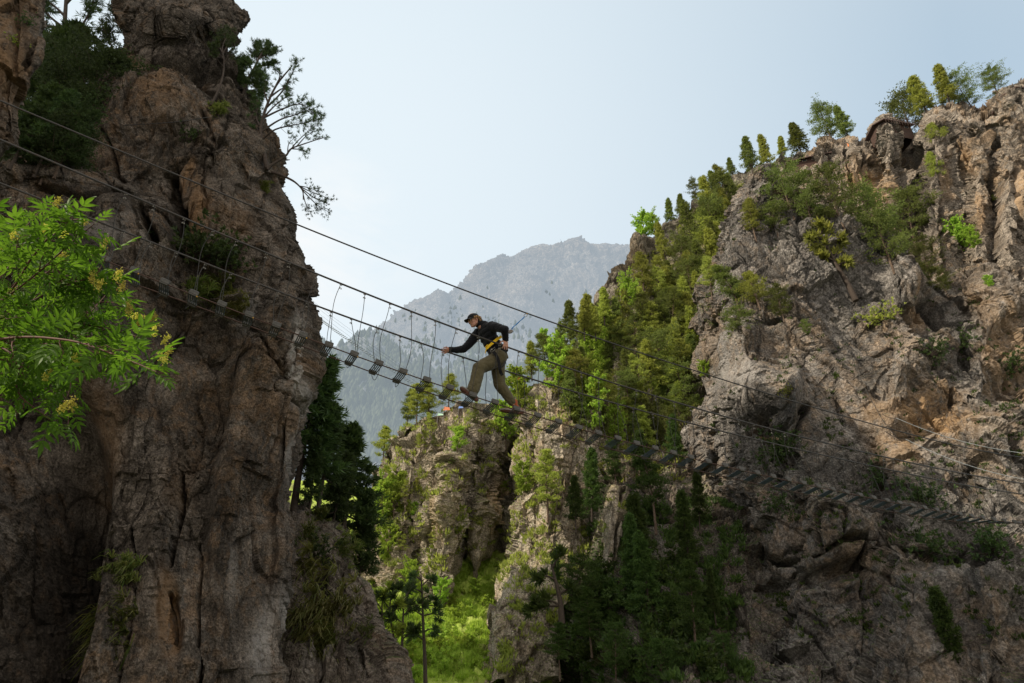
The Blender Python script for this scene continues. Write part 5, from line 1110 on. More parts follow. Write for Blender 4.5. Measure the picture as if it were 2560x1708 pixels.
def build_vegetation():
    r = random.Random(5)
    # ---------- left: trees between the near wall and the pinnacle
    custom_pine('tall pine with bare grey trunk against the sky left of the pinnacle', 19, [(160, 330), (163, 200), (160, 100), (166, -20), (168, -140)],
                [[(161, 120), (130, 95), (95, 70), (60, 50)], [(162, 100), (200, 70), (225, 30), (240, -20)], [(163, 60), (120, 30), (100, 0)], [(164, 20), (190, -10), (215, -30)], [(163, 150), (120, 150), (70, 130)], [(162, 130), (190, 110), (215, 95)], [(164, 40), (130, 10), (80, -10)], [(166, -20), (200, -60), (240, -80)], [(162, 170), (190, 165), (215, 180)], [(163, 80), (100, 70), (40, 90)]], .16, 1, .9, bare=.45, L=.26, sub=9, wd=.03)
    custom_pine('pine leaning right with pale trunk and dark crown over the left shoulder of the pinnacle', 17.2, [(232, 285), (250, 235), (268, 185), (284, 150), (318, 115), (350, 80)],
                [[(270, 180), (220, 150), (185, 130)], [(280, 155), (240, 110), (200, 90)], [(284, 150), (330, 140), (385, 135)], [(300, 130), (340, 110), (390, 90)], [(290, 145), (270, 100), (255, 65)], [(310, 120), (300, 70), (275, 25)], [(330, 100), (330, 60), (300, 15)], [(275, 165), (320, 165), (395, 150)], [(280, 155), (230, 165), (200, 175)], [(318, 115), (355, 85), (345, 50)]], .12, 2, .95, bare=.25, L=.22, sub=12, wd=.026)
    for k, (x, y, tp, w) in enumerate([(60, 330, 60, 1.25), (110, 345, 130, 1.0), (160, 320, 150, 1.0), (190, 300, 150, 1.0), (90, 400, 235, 1.2), (140, 405, 265, 1.1), (30, 380, 190, 1.2), (105, 420, 300, 1.2)]):
        plant('bushy' if k % 2 else 'fir', x, y+30, tp, ['dark green fir crowded on the ledge left of the pinnacle', 'dark bushy pine crowded on the ledge left of the pinnacle'][k % 2], ['pine_ledge', 'left_cliff'], None, M_dark, group=['dark firs on the upper left ledge', 'dark pines on the upper left ledge'][k % 2], detail=1.5, wide=w)
    # small tree in front of the pinnacle and windswept pines on its right shoulder
    custom_pine('slender small pine growing from a crack in front of the pinnacle, thin dark trunk', 14.3, [(527, 264), (543, 232), (557, 190), (560, 150), (556, 120), (565, 95)], [[(558, 150), (580, 130), (585, 145)], [(558, 140), (535, 120), (538, 105)], [(556, 120), (570, 100), (575, 82)], [(557, 125), (545, 95), (560, 80)], [(559, 160), (540, 140), (532, 120)], [(560, 145), (580, 115), (578, 95)]], .045, 4, .8, bare=.3, L=.10, sub=16, wd=.012)
    custom_pine('dense dark pine clinging behind the right edge of the pinnacle, crown pointing right', 16.6, [(606, 250), (618, 205), (636, 170), (650, 140), (668, 112)],
                [[(618, 205), (600, 170), (598, 155)], [(625, 190), (645, 185), (655, 195)], [(640, 165), (670, 160), (684, 155)], [(650, 140), (675, 130), (686, 125)], [(636, 170), (620, 150), (610, 160)], [(645, 150), (640, 130), (650, 112)], [(622, 200), (640, 215), (650, 235)], [(612, 230), (630, 245), (640, 262)], [(655, 130), (668, 120), (672, 108)], [(618, 210), (604, 200), (600, 190)]], .07, 5, 1.0, bare=.1, L=.13, sub=26, wd=.016)
    custom_pine('wind bent pine with thin upswept branches leaning out from the left cliff edge', 15.4, [(668, 422), (662, 395), (655, 360), (652, 320), (665, 270), (690, 215), (730, 165)],
                [[(665, 270), (700, 235), (725, 195), (742, 158)], [(655, 330), (700, 300), (745, 285), (790, 268)], [(656, 345), (690, 320), (740, 310), (795, 300)], [(660, 290), (690, 260), (720, 240)], [(668, 262), (660, 230), (668, 200)], [(652, 320), (640, 290), (650, 255)], [(700, 300), (735, 275), (765, 262), (785, 285)], [(690, 215), (700, 190), (690, 175)], [(654, 350), (636, 330), (628, 318)], [(680, 240), (710, 220), (722, 235)]], .085, 6, .75, bare=.35, L=.12, sub=12, wd=.014)
    custom_pine('low nearly bare pine limb sweeping right from the edge of the left cliff', 15.2, [(668, 424), (680, 412), (700, 400), (716, 388), (728, 372), (760, 360), (808, 344)],
                [[(716, 385), (745, 350), (780, 320), (800, 305)], [(728, 372), (755, 375), (760, 385)], [(760, 360), (785, 352), (810, 345)], [(720, 382), (722, 360), (735, 345)], [(740, 365), (765, 340), (792, 325)]], .05, 7, .55, bare=.4, L=.09, sub=12, wd=.012)
    custom_pine('bent dead looking branch hanging against the sky below the wind bent pine', 15.2, [(680, 430), (712, 442), (738, 456), (756, 476), (758, 500)],
                [[(750, 468), (775, 480), (805, 490), (826, 500)], [(756, 482), (780, 505), (800, 520), (822, 530)], [(758, 495), (765, 515), (778, 535)], [(745, 470), (770, 472), (800, 480)], [(756, 478), (790, 500), (820, 510)]], .045, 8, .5, bare=.35, L=.07, sub=18, wd=.010)
    # dwarf pines and grass on the left cliff
    leafbush(505, 640, 1.5, 'dark dwarf pine rooted in the middle of the left cliff behind the cables', ['left_cliff'], M_dark, 1, nm='dwarf_pine', dens=2.0, leaf=.08)
    leafbush(572, 655, 1.2, 'smaller dark dwarf pine right of the other one in the middle of the left cliff', ['left_cliff'], M_dark, 2, nm='dwarf_pine', dens=1.6, leaf=.08)
    leafbush(470, 352, .8, 'small dark green shrub in a fold of the upper left cliff', ['left_cliff'], M_dark, 3)
    leafbush(762, 556, .45, 'tiny dark shrub on the right rim of the left cliff where the upper cable crosses', ['left_cliff'], M_dark, 4)
    for k, (x, y, s, lb, b) in enumerate([(545, 742, 1.0, 'green grass tuft below the dwarf pines on the left cliff', .25), (480, 725, .9, 'long grass tuft left of the dwarf pines on the left cliff', .3), (600, 770, .7, 'yellowed grass tuft on the small shelf in the left cliff', .7), (780, 1440, 1.5, 'biggest straw coloured grass cushion on the lower ledge', .75), (772, 1540, 1.3, 'straw grass cushion second from the top on the lower ledge', .65), (790, 1612, 1.3, 'straw grass cushion third from the top on the lower ledge', .7), (850, 1535, 1.1, 'hanging straw grass near the right side of the lower ledge', .7),
                                          (835, 1600, .8, 'small green grass tuft low on the lower ledge', .35), (848, 1372, .9, 'green grass tuft near the top right of the lower ledge', .4), (772, 1350, .8, 'greenish grass tuft at the upper left of the lower ledge', .4), (300, 1560, 1.0, 'dull green grass tuft low on the left cliff face', .4), (300, 1440, .8, 'dim grass tuft above the lower one on the left cliff face', .4), (905, 1590, .7, 'green tuft on the right edge of the lower ledge', .2), (540, 275, .6, 'grass fringe on the shelf under the pinnacle', .5), (660, 470, .5, 'grass fringe beside the hanging branch on the left cliff', .4), (790, 1300, .8, 'grass tuft under the dark firs on top of the lower ledge', .3)]):
        tuft(x, y, s, lb, ['left_cliff', 'lower_ledge'], b, k)
    leafbush(790, 1400, 1.5, 'dark low shrub above the biggest straw grass cushion', ['lower_ledge'], M_dark, 9)
    leafbush(90, 225, .35, 'small bright green fern like plant on the near wall', ['near_rock_wall'], M_decid, 11); leafbush(42, 108, .3, 'little light green plant on the near wall, lower of the two', ['near_rock_wall'], M_decid, 12); leafbush(70, 55, .35, 'dark moss cushion on the near wall', ['near_rock_wall'], M_dark, 13)
    # ---------- dark firs between left cliff and gully
    D = 24
    for k, (kind, x, y, tp, Y, w, lb) in enumerate([('tallfir', 728, 1330, 885, 22, 1.6, 'dark fir half hidden behind the right edge of the left cliff'), ('tallfir', 785, 1335, 1005, 23, 1.3, 'dark fir with pointed top in front of the hazy spur, second from the left cliff'), ('tallfir', 765, 1330, 1105, 22, 1.0, 'slim dark fir between the cliff edge and the pointed fir'), ('tallfir', 815, 1400, 1130, 24, 1.0, 'dark fir just left of the tallest one, partly hidden'), ('tallfir', 845, 1478, 1062, 25, 1.35, 'tallest dark fir of the left group, standing nearest the gully'), ('fir', 892, 1500, 1225, 26, 1.0, 'dark fir on the right edge of the left group with drooping branches')]):
        plant(kind, x, y, tp, lb, None, Y, M_dark, detail=1.7, wide=w)
    custom_pine('slim larch with a long bare trunk in front of the green bank', 33, [(1064, 1720), (1062, 1640), (1058, 1560), (1055, 1480), (1052, 1428)],
                [[(1056, 1500), (1080, 1490), (1092, 1500)], [(1055, 1480), (1030, 1470), (1018, 1480)], [(1054, 1460), (1070, 1448), (1080, 1452)], [(1057, 1530), (1035, 1522), (1022, 1532)], [(1057, 1545), (1085, 1538), (1100, 1548)], [(1060, 1600), (1040, 1590), (1026, 1600)], [(1054, 1450), (1040, 1440), (1036, 1446)], [(1056, 1515), (1080, 1512), (1094, 1524)], [(1059, 1580), (1080, 1572), (1090, 1582)]], .10, 14, .9, bare=.2, L=.28, sub=5, nm='larch_tree', wd=.05)
    for k, (x, tpx, lb) in enumerate([(985, 975, 'thin dark tree with bare stem at the left foot of the green bank'), (1002, 1008, 'thin leaning tree just right of the other bare stem below the green bank'), (960, 955, 'bushy young tree at the bottom left of the green bank')]):
        custom_pine(lb, 31, [(x, 1700), (x+3, 1620), (tpx, 1540), (tpx+2, 1490)], [[(x, 1600), (x+25, 1580), (x+40, 1575)], [(tpx, 1560), (tpx-22, 1545), (tpx-32, 1548)], [(tpx, 1540), (tpx+25, 1515), (tpx+45, 1515)], [(tpx, 1520), (tpx-15, 1500), (tpx-25, 1490)], [(tpx, 1500), (tpx+12, 1480), (tpx+20, 1470)]], .08, 50+k, .9, bare=.25, L=.3, sub=5, nm='young_tree', mat=M_decid if k == 2 else M_dark, wd=.06)
    # ---------- skyline trees on the right
    SK = ['wooded_slope', 'columnar_cliff', 'right_cliff', 'upper_crag']
    sky = [('fir', 2384, 285, 167, 84, 'tall pointed fir, the highest tree on the right skyline', 1.5), ('bushy', 2440, 300, 193, 82, 'wide dark pine just right of the highest fir on the skyline', 1.3), ('bushy', 2500, 300, 232, 82, 'low dark pine tucked below the orange roof', 1.3), ('fir', 2325, 385, 198, 85, 'spreading light green fir hanging over the gap in the columnar cliff', 1.9), ('bushy', 2290, 340, 238, 86, 'bushy pine behind the spreading fir at the cliff gap', 1.2),
           ('bushy', 2085, 372, 266, 90, 'round crowned dark pine on the cliff rim left of the brown chalet', 1.25), ('pine', 2126, 366, 262, 90, 'open crowned pine leaning right on the cliff rim beside the round pine', 1.2), ('pine', 2008, 408, 312, 93, 'slender pine standing alone on the skyline left of the round crowned pine', 1.5), ('pine', 1886, 430, 350, 93, 'flat topped pine just behind the grey pinnacle', 1.6), ('pine', 1925, 440, 375, 93, 'thin pine right of the flat topped one behind the grey pinnacle', 1.3), ('pine', 1960, 455, 385, 92, 'small pine on the rim between pinnacle and low brown roof', 1.3),
           ('pine', 1835, 510, 412, 92, 'yellow green pine on the skyline left of the grey pinnacle', 1.5), ('pine', 1795, 540, 452, 90, 'yellow green pine on the skyline, third left of the grey pinnacle', 1.4), ('pine', 1812, 520, 436, 90, 'shaggy pine between its two skyline neighbours left of the pinnacle', 1.2), ('bushy', 1742, 590, 468, 88, 'dense dark green pine on the skyline above the bright leafy tree', 1.0), ('pine', 1770, 570, 470, 88, 'olive pine right of the dense dark one on the skyline', 1.3), ('pine', 1706, 640, 500, 86, 'tall dark pine at the shoulder of the wooded skyline', 1.3), ('pine', 1678, 650, 525, 85, 'narrow pine left of the tall dark one on the shoulder', 1.2),
           ('decid', 1642, 700, 555, 80, 'bright lime green leafy tree standing out on the skyline of the wooded slope', 1.0), ('decid', 1612, 730, 600, 79, 'lower lime green leafy tree at the left edge of the wooded skyline', 1.0), ('decid', 1575, 790, 700, 77, 'small light green leafy tree against the mountain left of the lime tree', 1.1), ('fir', 1512, 812, 726, 76, 'small pointed fir against the mountain in the middle of the picture', 1.5), ('pine', 1462, 850, 752, 74, 'pine standing against the mountain right of the blue lanyard', 1.2), ('pine', 1425, 850, 748, 72, 'pine left of its twin against the mountain, right of the blue lanyard', 1.2), ('pine', 1490, 850, 765, 74, 'feathery pine between the twin pines and the pointed fir', 1.2), ('decid', 1365, 890, 832, 70, 'pale green feathery tree right behind the walking man', 1.1), ('pine', 1330, 950, 855, 68, 'dark green pine just right of the walking man', 1.3), ('pine', 1400, 935, 830, 69, 'olive pine above the light brown crag', 1.3),
           ('pine', 1120, 1050, 955, 68, 'small two stemmed pine on the crest of the central crag below the rungs', 1.8), ('bushy', 1248, 985, 963, 72, 'round little pine on the crest under the man', 1.0), ('pine', 953, 1165, 1080, 71, 'pine alone at the far left end of the crag crest', 1.5), ('pine', 1040, 1090, 1015, 68, 'yellowish pine on the left part of the crag crest', 1.4), ('pine', 1070, 1090, 1025, 68, 'grey green pine right of the yellowish one on the crag crest', 1.4), ('pine', 1015, 1120, 1050, 69, 'short pine left of the yellowish one on the crag crest', 1.4)]
    for kind, x, y, tp, Y, lb, w in sky:
        rim = x > 1590 or x < 1130
        if kind == 'pine' and (x > 1590 and int(x) % 3 or 1300 < x < 1590): kind = 'fir'; lb = lb
        plant(kind, x, y, tp, lb, ['columnar_cliff', 'right_cliff', 'wooded_slope'] if x > 1590 else ['central_crag'], 'rim' if rim else Y, None, detail=1.3, wide=w*1.15 if kind == 'fir' else w, name='pine_tree' if 'pine' in lb and kind == 'fir' else None)
    # ---------- trees on the wooded slope
    A = [(1600, 720), (1650, 660), (1720, 600), (1800, 520), (1850, 500), (1840, 600), (1800, 700), (1760, 800), (1750, 900), (1740, 1010), (1700, 1120), (1560, 1130), (1450, 1090), (1390, 980), (1340, 930), (1400, 870), (1480, 840), (1560, 800)]
    for k, (x, y) in enumerate(sorted(scatter(A, 110, 24, r), key=lambda q: q[1])):
        kd = ('fir', 'pine', 'fir', 'fir', 'fir', 'pine', 'bushy')[k % 7] if (x > 1560 or r.random() < .75) else 'decid'
        lbs = {'pine': ('olive green pine in the sunlit wood between mountain and right cliff', 'olive pines of the sunlit wood'), 'bushy': ('round bushy pine in the sunlit wood between mountain and right cliff', 'bushy pines of the sunlit wood'), 'fir': ('narrow fir in the sunlit wood between mountain and right cliff', 'firs of the sunlit wood'), 'decid': ('light green leafy tree in the sunlit wood between mountain and right cliff', 'leafy trees of the sunlit wood')}[kd]
        plant(kd, x, y+20, y-r.uniform(62, 118), lbs[0], ['wooded_slope', 'upper_crag'], None, None, group=lbs[1], wide=1.35)
    # ---------- pines on the right dome
    dome = [('pine', 1890, 600, 500, 'pine hugging the left foot of the grey pinnacle', 1.5), ('bushy', 1985, 545, 425, 'yellow green pine right of the grey pinnacle', 1.3), ('bushy', 2030, 560, 440, 'tall dark bushy pine behind the shoulder right of the pinnacle', 1.1), ('bushy', 2110, 570, 430, 'dark pine standing before the columnar cliff, right of the pinnacle', 1.0), ('pine', 2060, 640, 500, 'leaning pine above the long bare trunk on the dome', 1.4), ('bushy', 1945, 590, 520, 'low spreading yellow green pine on the shoulder below the pinnacle', 1.9), ('bushy', 2205, 620, 486, 'flat crowned yellow topped pine in the saddle before the columns', 1.5), ('bushy', 2235, 680, 545, 'broad dark pine in the saddle below the flat crowned one', 1.7), ('bushy', 2330, 700, 600, 'dark low pine on the right rim of the saddle', 1.6), ('bushy', 2290, 620, 500, 'dark shrubby pine at the bottom of the dark gully in the columns', 1.2), ('pine', 2360, 380, 310, 'light green young fir clinging to the column right of the gap', 1.5), ('pine', 2350, 460, 385, 'yellow green small pine on the column face below the gap', 1.8), ('decid', 2450, 625, 575, 'small yellow leafy tree in a crack of the columnar cliff', 1.4), ('decid', 2410, 640, 560, 'pale bushy sapling left of the yellow one in the columnar cliff', 1.2), ('pine', 2490, 505, 485, 'tiny pine sticking out of the right columns', 1.8), ('decid', 2480, 720, 690, 'pale little shrub tree low in the columnar cliff', 1.6), ('bushy', 2370, 740, 670, 'dark pine on the ledge right under the columns', 1.7), ('pine', 1850, 780, 660, 'yellow green pine in the thicket on the left flank of the dome', 1.8), ('pine', 1900, 770, 670, 'upper pine of the thicket on the left flank of the dome', 1.8), ('bushy', 1960, 800, 720, 'dark low pine at the right end of the thicket on the dome', 1.8), ('bushy', 1800, 820, 720, 'bushy yellow green pine at the left end of the thicket on the dome', 1.6), ('bushy', 1850, 850, 775, 'lowest pine of the thicket, just above the bright rock', 1.7), ('pine', 1780, 745, 640, 'pine on the left brow of the dome', 1.4), ('decid', 1765, 950, 905, 'small bright green bush tree on the left edge of the right cliff', 1.4), ('bushy', 2020, 840, 800, 'sparse low shrub pine under the thicket', 1.9)]
    for kind, x, y, tp, lb, w in dome:
        plant(kind, x, y, tp, lb, ['right_cliff', 'columnar_cliff', 'wooded_slope'], None, None, detail=1.2, wide=w)
    custom_pine('pine with a long leaning pink brown bare trunk and hanging crown on the right dome', 53, [(2140, 752), (2122, 715), (2105, 685), (2090, 660), (2075, 630), (2050, 590)],
                [[(2095, 665), (2110, 655), (2120, 658)], [(2085, 650), (2060, 640), (2040, 645)], [(2080, 640), (2095, 620), (2090, 600)], [(2070, 620), (2050, 610), (2035, 620)], [(2060, 605), (2075, 585), (2070, 570)], [(2055, 600), (2035, 590), (2025, 600)], [(2050, 590), (2060, 570), (2050, 555)], [(2065, 612), (2090, 600), (2105, 605)]], .30, 31, 1.0, bare=.1, L=.7, sub=2.6, mat=M_needle, wd=.2)
    for k, (x, y, s, lb) in enumerate([(1950, 1150, 4.0, 'dark green shrub patch in the middle of the right cliff above the rungs'), (2200, 1225, 3.0, 'small dark shrub on the right cliff between cable and rungs'), (2300, 1260, 3.0, 'dark green tuft shrub right of centre on the shaded cliff'), (2410, 870, 3.0, 'dark shrub on the upper right of the right cliff'), (2325, 890, 2.6, 'small dark shrub left of the other on the upper right cliff'), (2210, 800, 3.0, 'green shrub on the top ledge of the right cliff face'), (2300, 1400, 3.5, 'hanging dark shrub in the horizontal crack of the right cliff'), (2530, 930, 3.0, 'dark shrub by the right edge of the picture, upper cliff'), (2480, 1380, 3.0, 'dull green shrub by the right edge below the rungs'), (1945, 1280, 2.4, 'little mossy shrub under the rungs on the right cliff'), (1975, 985, 1.4, 'tiny green bush on top of the big overhanging block')]):
        leafbush(x, y, s, lb, ['right_cliff'], M_dark if k not in (5, 10) else M_needle, 60+k, dens=1.5)
    # ---------- crag trees
    B = [(960, 1180), (1060, 1090), (1180, 1050), (1290, 1100), (1290, 1250), (1260, 1300), (1150, 1420), (1000, 1450), (930, 1350)]
    for k, (x, y) in enumerate(sorted(scatter(B, 26, 34, r), key=lambda q: q[1])):
        kd = ('pine', 'decid', 'pine', 'sparse')[k % 4]
        lbs = {'pine': ('small pine clinging to the sunlit central crag', 'small pines on the central crag'), 'decid': ('light green bush tree growing in a cleft of the central crag', 'bush trees on the central crag'), 'sparse': ('thin sparse larch on the face of the central crag', 'thin larches on the central crag')}[kd]
        plant(kd, x, y, y-r.uniform(30, 70), lbs[0], ['central_crag', 'green_bank'], None, None, group=lbs[1], wide=1.5)
    for k, (kd, x, y, tp, lb, nm, w) in enumerate([('decid', 1265, 1120, 1010, 'lime green leafy tree glowing below the rear foot of the man', ['central_crag', 'upper_crag', 'rock_rib', 'green_bank', 'wooded_slope'], 1.1), ('decid', 1310, 1075, 975, 'light green leafy tree in the notch right of the rear foot', None, 1.1), ('decid', 1290, 1030, 925, 'yellow green leafy tree on the bright slope behind the rear leg', None, 1.4), ('pine', 1455, 1090, 985, 'young yellow green fir in front of the light brown crag', None, 1.2), ('pine', 1370, 1300, 1130, 'yellow green pine growing up along the grooved rib', None, 1.2), ('decid', 1310, 1250, 1160, 'sparse sunlit bush tree between the two ribs', None, 1.0), ('decid', 1440, 1060, 1010, 'bright bush on top of the light brown crag', None, 1.4), ('decid', 950, 1330, 1210, 'tall pale green leafy tree between dark firs and central crag', ['green_bank', 'central_crag'], 1.2), ('decid', 985, 1300, 1190, 'light green leafy tree against the left end of the crag', ['green_bank', 'central_crag'], 1.2), ('decid', 965, 1420, 1320, 'bright bush tree at the foot of the crag above the green bank', ['green_bank', 'central_crag'], 1.4), ('decid', 1020, 1500, 1410, 'round sunlit bush on the left of the green bank', ['green_bank', 'central_crag'], 1.6), ('decid', 1100, 1520, 1450, 'leafy bush in the middle of the green bank', ['green_bank'], 1.8), ('decid', 945, 1580, 1480, 'green bush at the lower left of the green bank', ['green_bank'], 1.4), ('decid', 1190, 1500, 1450, 'small sunlit bush at the top of the green bank', ['green_bank', 'central_crag'], 1.7)]):
        plant(kd, x, y, tp, lb, nm, None, None, detail=1.2, wide=w)
    G = [(930, 1500), (1060, 1470), (1230, 1440), (1260, 1500), (1240, 1700), (960, 1700)]
    for k, (x, y) in enumerate(scatter(G, 50, 18, r)):
        leafbush(x, y, r.uniform(1.1, 2.0), 'low bright green bush scattered over the green bank', ['green_bank'], M_decid, 300+k, 'low bushes on the green bank', dens=.8, leaf=.13)
    # ---------- shaded pines at the foot of the right cliff
    dk = [('fir', 1480, 1300, 1115, 56, 'tall half lit fir in front of the grooved rib', .95), ('fir', 1440, 1330, 1190, 54, 'shaded fir left of the half lit one', .9), ('fir', 1392, 1470, 1375, 50, 'dark drooping pine over the lower part of the rib', .9), ('pine', 1600, 1400, 1270, 50, 'dark pine right of the pale rock fin', 1.0), ('fir', 1600, 1560, 1290, 47, 'dark fir in the middle of the shaded trees at the cliff foot', 1.4), ('pine', 1640, 1330, 1110, 52, 'big dark pine at the corner of the right cliff, under the rungs', 1.1), ('fir', 1730, 1450, 1230, 48, 'broadest dark pine of the shaded group, left of the cliff wall', 1.2), ('fir', 1750, 1330, 1180, 50, 'dark pine leaning against the left corner of the right cliff', 1.2), ('fir', 1630, 1560, 1330, 45, 'dark pine below the broad one in the shaded group', 1.4), ('pine', 1740, 1640, 1400, 42, 'tall dark pine with visible trunk at the bottom of the shaded group', 1.5), ('pine', 1400, 1700, 1560, 44, 'dark pine at the bottom edge in front of the pale lower rib', 1.3), ('pine', 1480, 1640, 1470, 46, 'dark spreading pine low in the shaded bank', 1.5), ('bushy', 1540, 1700, 1560, 42, 'dark pine at the bottom edge under the shaded bank', 1.5), ('bushy', 1660, 1760, 1600, 40, 'dark bushy pine at the bottom edge near the cliff foot', 1.5), ('fir', 1790, 1560, 1420, 44, 'dark shrubby pine against the foot of the right cliff', 1.4), ('fir', 2420, 1790, 1475, 38, 'dark green fir by itself at the bottom right before the shaded cliff', 1.5), ('bushy', 1820, 1720, 1590, 40, 'dark low pine at the bottom edge beside the cliff wall', 1.6), ('pine', 1600, 1200, 1075, 58, 'half lit pine just above the shaded group', 1.0), ('pine', 1540, 1230, 1100, 58, 'half lit pine above the pale rock fin', .9), ('fir', 1690, 1180, 1040, 56, 'dark pine in the recess left of the right cliff', 1.3), ('fir', 1610, 1470, 1240, 48, 'dark pine between the fir and the broad pine of the shaded group', 1.3), ('bushy', 1460, 1560, 1400, 48, 'dark pine on the shaded bank below the rock fin', 1.4)]
    for kind, x, y, tp, Y, lb, w in dk:
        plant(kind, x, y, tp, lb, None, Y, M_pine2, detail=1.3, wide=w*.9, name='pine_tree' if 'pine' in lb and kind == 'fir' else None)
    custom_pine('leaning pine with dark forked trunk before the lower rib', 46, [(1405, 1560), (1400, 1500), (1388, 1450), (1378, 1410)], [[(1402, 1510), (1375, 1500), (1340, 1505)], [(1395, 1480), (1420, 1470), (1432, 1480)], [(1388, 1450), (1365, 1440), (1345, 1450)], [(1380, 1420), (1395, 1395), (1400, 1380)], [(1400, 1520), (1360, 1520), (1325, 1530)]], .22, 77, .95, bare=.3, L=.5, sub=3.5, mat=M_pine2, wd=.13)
    Sg = [(1480, 1460), (1600, 1370), (1700, 1350), (1790, 1400), (1760, 1700), (1440, 1700)]
    for k, (x, y) in enumerate(scatter(Sg, 22, 34, r)):
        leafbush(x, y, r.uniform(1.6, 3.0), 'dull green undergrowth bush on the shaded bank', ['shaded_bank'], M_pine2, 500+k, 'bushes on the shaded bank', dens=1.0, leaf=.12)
    # ---------- grass and scrub nobody could count
    def cover(name, label, poly, n, names, size, mat, sd, upmin=-1, wd=.05, nb=9, noise=None):
        q = np.random.default_rng(sd); xs = [p[0] for p in poly]; ys = [p[1] for p in poly]; C = []; Dd = []
        for k in range(n):
            x, y = q.uniform(min(xs), max(xs)), q.uniform(min(ys), max(ys))
            if not inpoly(x, y, poly): continue
            if noise is not None and gnoise(np.array([[x/noise, y/noise, sd*1.7]]), 3)[0]+q.normal()*.12 < .12: continue
            h = hitpt(x, y)
            if not h: continue
            h2 = hitpt(x, y, names)
            if not h2 or h2[3] > h[3]+.5: continue
            nr = np.array(h2[1]); nr = nr if nr[1] < 0 else -nr
            if nr[2] < upmin+q.normal()*.1: continue
            C.append(np.array(h2[0])+nr*.05); Dd.append(np.array([0, 0, .8])+nr*.5)
        C = np.array(C); Dd = np.array(Dd); V, Fq, var = blades(C, Dd, nb, size, size*wd*2, .5, q)
        V = V+np.repeat(q.normal(size=(len(V)//4, 3))*size*.35, 4, 0)*np.array([1, 1, .3])
        o = obj(name, mesh_np(name, V, Fq, False, {'var': var}), mat); o['kind'] = 'stuff'; tag(o, label, 'ground cover')
    cover('grass', 'bright tall grass covering the sunlit bank in the gully', [(900, 1380), (1060, 1440), (1240, 1400), (1270, 1500), (1250, 1708), (930, 1708)], 20000, ['green_bank'], .42, M_bankg, 1, -1, .08, 9, 22)
    cover('scrub', 'yellow green scrub and grass on the ledges of the sunlit crags', [(920, 1120), (1050, 1040), (1400, 930), (1560, 1100), (1500, 1400), (1300, 1700), (1240, 1700), (1280, 1480), (1000, 1500), (920, 1350)], 13000, ['central_crag', 'rock_rib', 'upper_crag', 'rock_fin'], .42, M_scrub, 2, .05, .13, 9, 26)
    cover('scrub', 'olive undergrowth between the trees of the wooded slope', [(1250, 1000), (1480, 800), (1600, 650), (1760, 500), (1860, 460), (1800, 800), (1760, 1150), (1600, 1300), (1400, 1250), (1280, 1200)], 9000, ['wooded_slope'], .5, M_scrub, 3, -1, .14, 9, 40)
    cover('scrub', 'dim undergrowth on the shaded bank below the right cliff', [(1400, 1350), (1600, 1250), (1850, 1250), (1880, 1708), (1380, 1708)], 8000, ['shaded_bank'], .36, M_pine2, 4, -1, .16, 9, 40)
    cover('scrub', 'small green plants in the cracks and on the ledges of the right cliff', [(1780, 560), (2250, 560), (2560, 800), (2560, 1600), (1850, 1600), (1750, 1000)], 7000, ['right_cliff'], .24, M_pine2, 5, .25, .2, 8, 45)
    # ---------- far trees on spur and mountain: one uncountable wood
    rr = np.random.default_rng(9); V = []; Fq = []; var = []; n = 0
    for k in range(15000):
        x = rr.uniform(700, 1600); y = 700+460*rr.random()**.55
        h = hitpt(x, y, ['hazy_spur', 'distant_mountain'])
        if not h: continue
        p = np.array(h[0]); far = p[1] > 900
        dens = gnoise(np.array([[x*.012, y*.02, 1.]]), 5)[0]+(y-830)/260
        if dens+rr.normal()*.22 < (.25 if far else -.05): continue
        H = rr.uniform(9, 17)*(.62 if not far else 1.1); R_ = H*rr.uniform(.2, .34); m = 6
        ring = lambda z, q: np.array([[math.cos(2*math.pi*(j+z)/m)*q*rr.uniform(.7, 1.2), math.sin(2*math.pi*(j+z)/m)*q*rr.uniform(.7, 1.2), z*H] for j in range(m)])
        vs = np.vstack([ring(.02, R_*.6), ring(.3, R_), ring(.6, R_*.62), ring(1.0, R_*.05)])+p-np.array([0, 0, .8])
        V.append(vs)
        for a in range(3): Fq += [[n+a*m+j, n+a*m+(j+1) % m, n+a*m+m+(j+1) % m, n+a*m+m+j] for j in range(m)]
        var += [rr.random()]*(4*m); n += 4*m
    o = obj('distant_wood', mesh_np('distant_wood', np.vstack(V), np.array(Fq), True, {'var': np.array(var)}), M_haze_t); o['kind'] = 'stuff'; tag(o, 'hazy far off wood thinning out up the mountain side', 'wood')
M_bankg = leaf_mat('bank_grass', (.22, .32, .04), (.55, .64, .14), .55)
M_scrub = leaf_mat('sunlit_scrub', (.17, .20, .045), (.46, .47, .13), .5)
M_pine2 = leaf_mat('shaded_pine_needles', (.034, .06, .018), (.11, .155, .04), .38)  # darker copy of the pine needles; shade is put into the colour

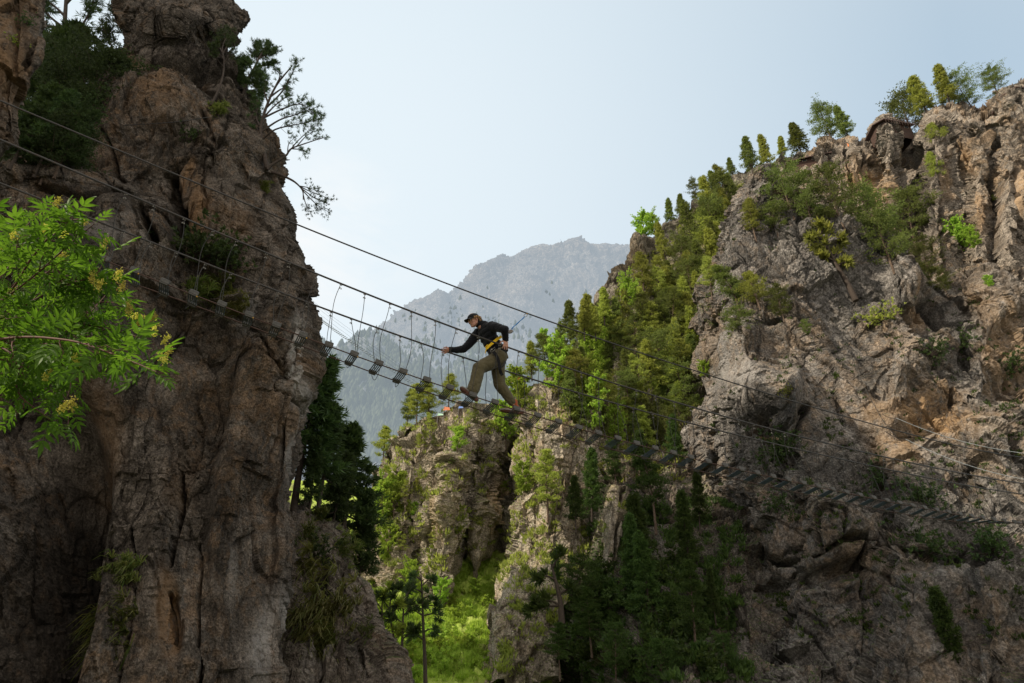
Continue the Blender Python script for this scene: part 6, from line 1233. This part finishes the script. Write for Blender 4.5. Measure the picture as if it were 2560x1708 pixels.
# ================================================================= BUILDINGS AND AWNINGS
def gable(label, c, w, d, hw, hr, wallm, roofm, rot=0.0, win=3, nm='chalet', rail=False):
    root = tag(empty(nm, c), label, 'building'); root.rotation_euler = (0, 0, rot)
    m = MB(); V = [(-w/2, -d/2, -2), (w/2, -d/2, -2), (w/2, d/2, -2), (-w/2, d/2, -2), (-w/2, -d/2, hw), (w/2, -d/2, hw), (w/2, d/2, hw), (-w/2, d/2, hw), (-w/2, 0, hw+hr), (w/2, 0, hw+hr)]
    m.raw(V, [[0, 1, 5, 4], [2, 3, 7, 6], [1, 2, 6, 5], [3, 0, 4, 7]]); m.F3.append(np.array([[4, 8, 7], [5, 6, 9]])); wl = m.build('wall', wallm, root)
    m = MB(); e = .6
    for sg in (-1, 1):
        a = np.array([[-w/2-e, sg*(d/2+e), hw-hr*e/(d/2)], [w/2+e, sg*(d/2+e), hw-hr*e/(d/2)], [w/2+e, 0, hw+hr], [-w/2-e, 0, hw+hr]])+np.array([0, 0, .06]); b = a+np.array([0, 0, .2])
        m.raw(np.vstack([a, b]), [[0, 1, 2, 3], [7, 6, 5, 4], [0, 4, 5, 1], [1, 5, 6, 2], [3, 2, 6, 7], [0, 3, 7, 4]])
    m.build('roof', roofm, root)
    for k in range(win):
        x = -w/2+w*(k+.5)/win; f = MB().box((x, -d/2-.03, hw*.5), (w/win*.5, .08, hw*.42)).build('window', M_frame, root); MB().box((x, -d/2-.08, hw*.5), (w/win*.4, .03, hw*.34)).build('pane', M_glass, f)
    if rail:
        m = MB(); 
        for z in (.5, 1.0): m.box((0, -d/2-1.2, z), (w+2, .06, .06))
        for x in np.arange(-w/2-1, w/2+1.01, .5): m.box((x, -d/2-1.2, .3), (.05, .05, 1.6))
        m.build('railing', M_wood, root)
M_wood = plain('dark_stained_wood', (.06, .032, .022), .7, 0, .3, 3); M_roof = plain('brown_roof', (.085, .052, .042), .7, 0, .2, 2); M_orange = plain('orange_boards', (.42, .13, .04), .7, 0, .2, 2)
M_frame = plain('window_frame', (.3, .25, .2), .6); M_glass = plain('dark_glass', (.03, .035, .04), .1, 0, .1, 3, 0)
M_pale = plain('pale_render', (.5, .46, .4), .8)
def build_buildings():
    gable('dark brown wooden chalet with railing on the cliff rim between two skyline pines', P(2228, 342, 80), 4.6, 3.6, 1.1, .8, M_wood, M_roof, .2, 3, rail=True)
    gable('chalet with orange boards and dark roof at the upper right corner above the cliff', P(2562, 266, 72), 5, 4, 1.0, .8, M_orange, M_roof, .1, 3)
    gable('long low building with brown roof half hidden on the rim left of the round pine', P(2022, 424, 87), 6, 4, .7, .9, M_wood, M_roof, -.3, 4)
    for x, y, Y, c, w, h, lb in [(1117, 1021, 69, (.6, .2, .1), .8, .5, 'orange red awning under the two stemmed pine on the crag crest'), (1101, 1036, 68, (.4, .6, .45), .7, .3, 'small pale green awning left below the orange one'), (1152, 1018, 69, (.15, .25, .55), .6, .3, 'small blue awning right of the orange one on the crag crest'), (1290, 948, 74, (.85, .35, .08), 1.3, 1.0, 'orange triangular sail at the brow of the bright slope behind the man'), (2120, 362, 91, (.75, .25, .08), .25, .9, 'narrow orange banner by the round crowned skyline pine')]:
        c0 = P(x, y, Y if x < 2000 else 83); m = MB(); m.raw([(-w/2, 0, -h/2), (w/2, -.1, -h/2), (w/2*.7, 0, h/2*.5), (-w/2*.8, .1, h/2)], [[0, 1, 2, 3]]); t = tag(empty('awning', c0), lb, 'awning')
        m.build('cloth', plain('awning_cloth', c, .8), t); p = MB()
        for sx in (-1, 1): p.tube([(sx*w/2*.9, .05, -h/2-.9), (sx*w/2*.8, .05, h/2*.6)], .03, 5)
        p.build('pole', M_clamp, t)
build_light(); build_terrain(); build_bridge(); build_man(); build_elder(); build_vegetation(); build_buildings()
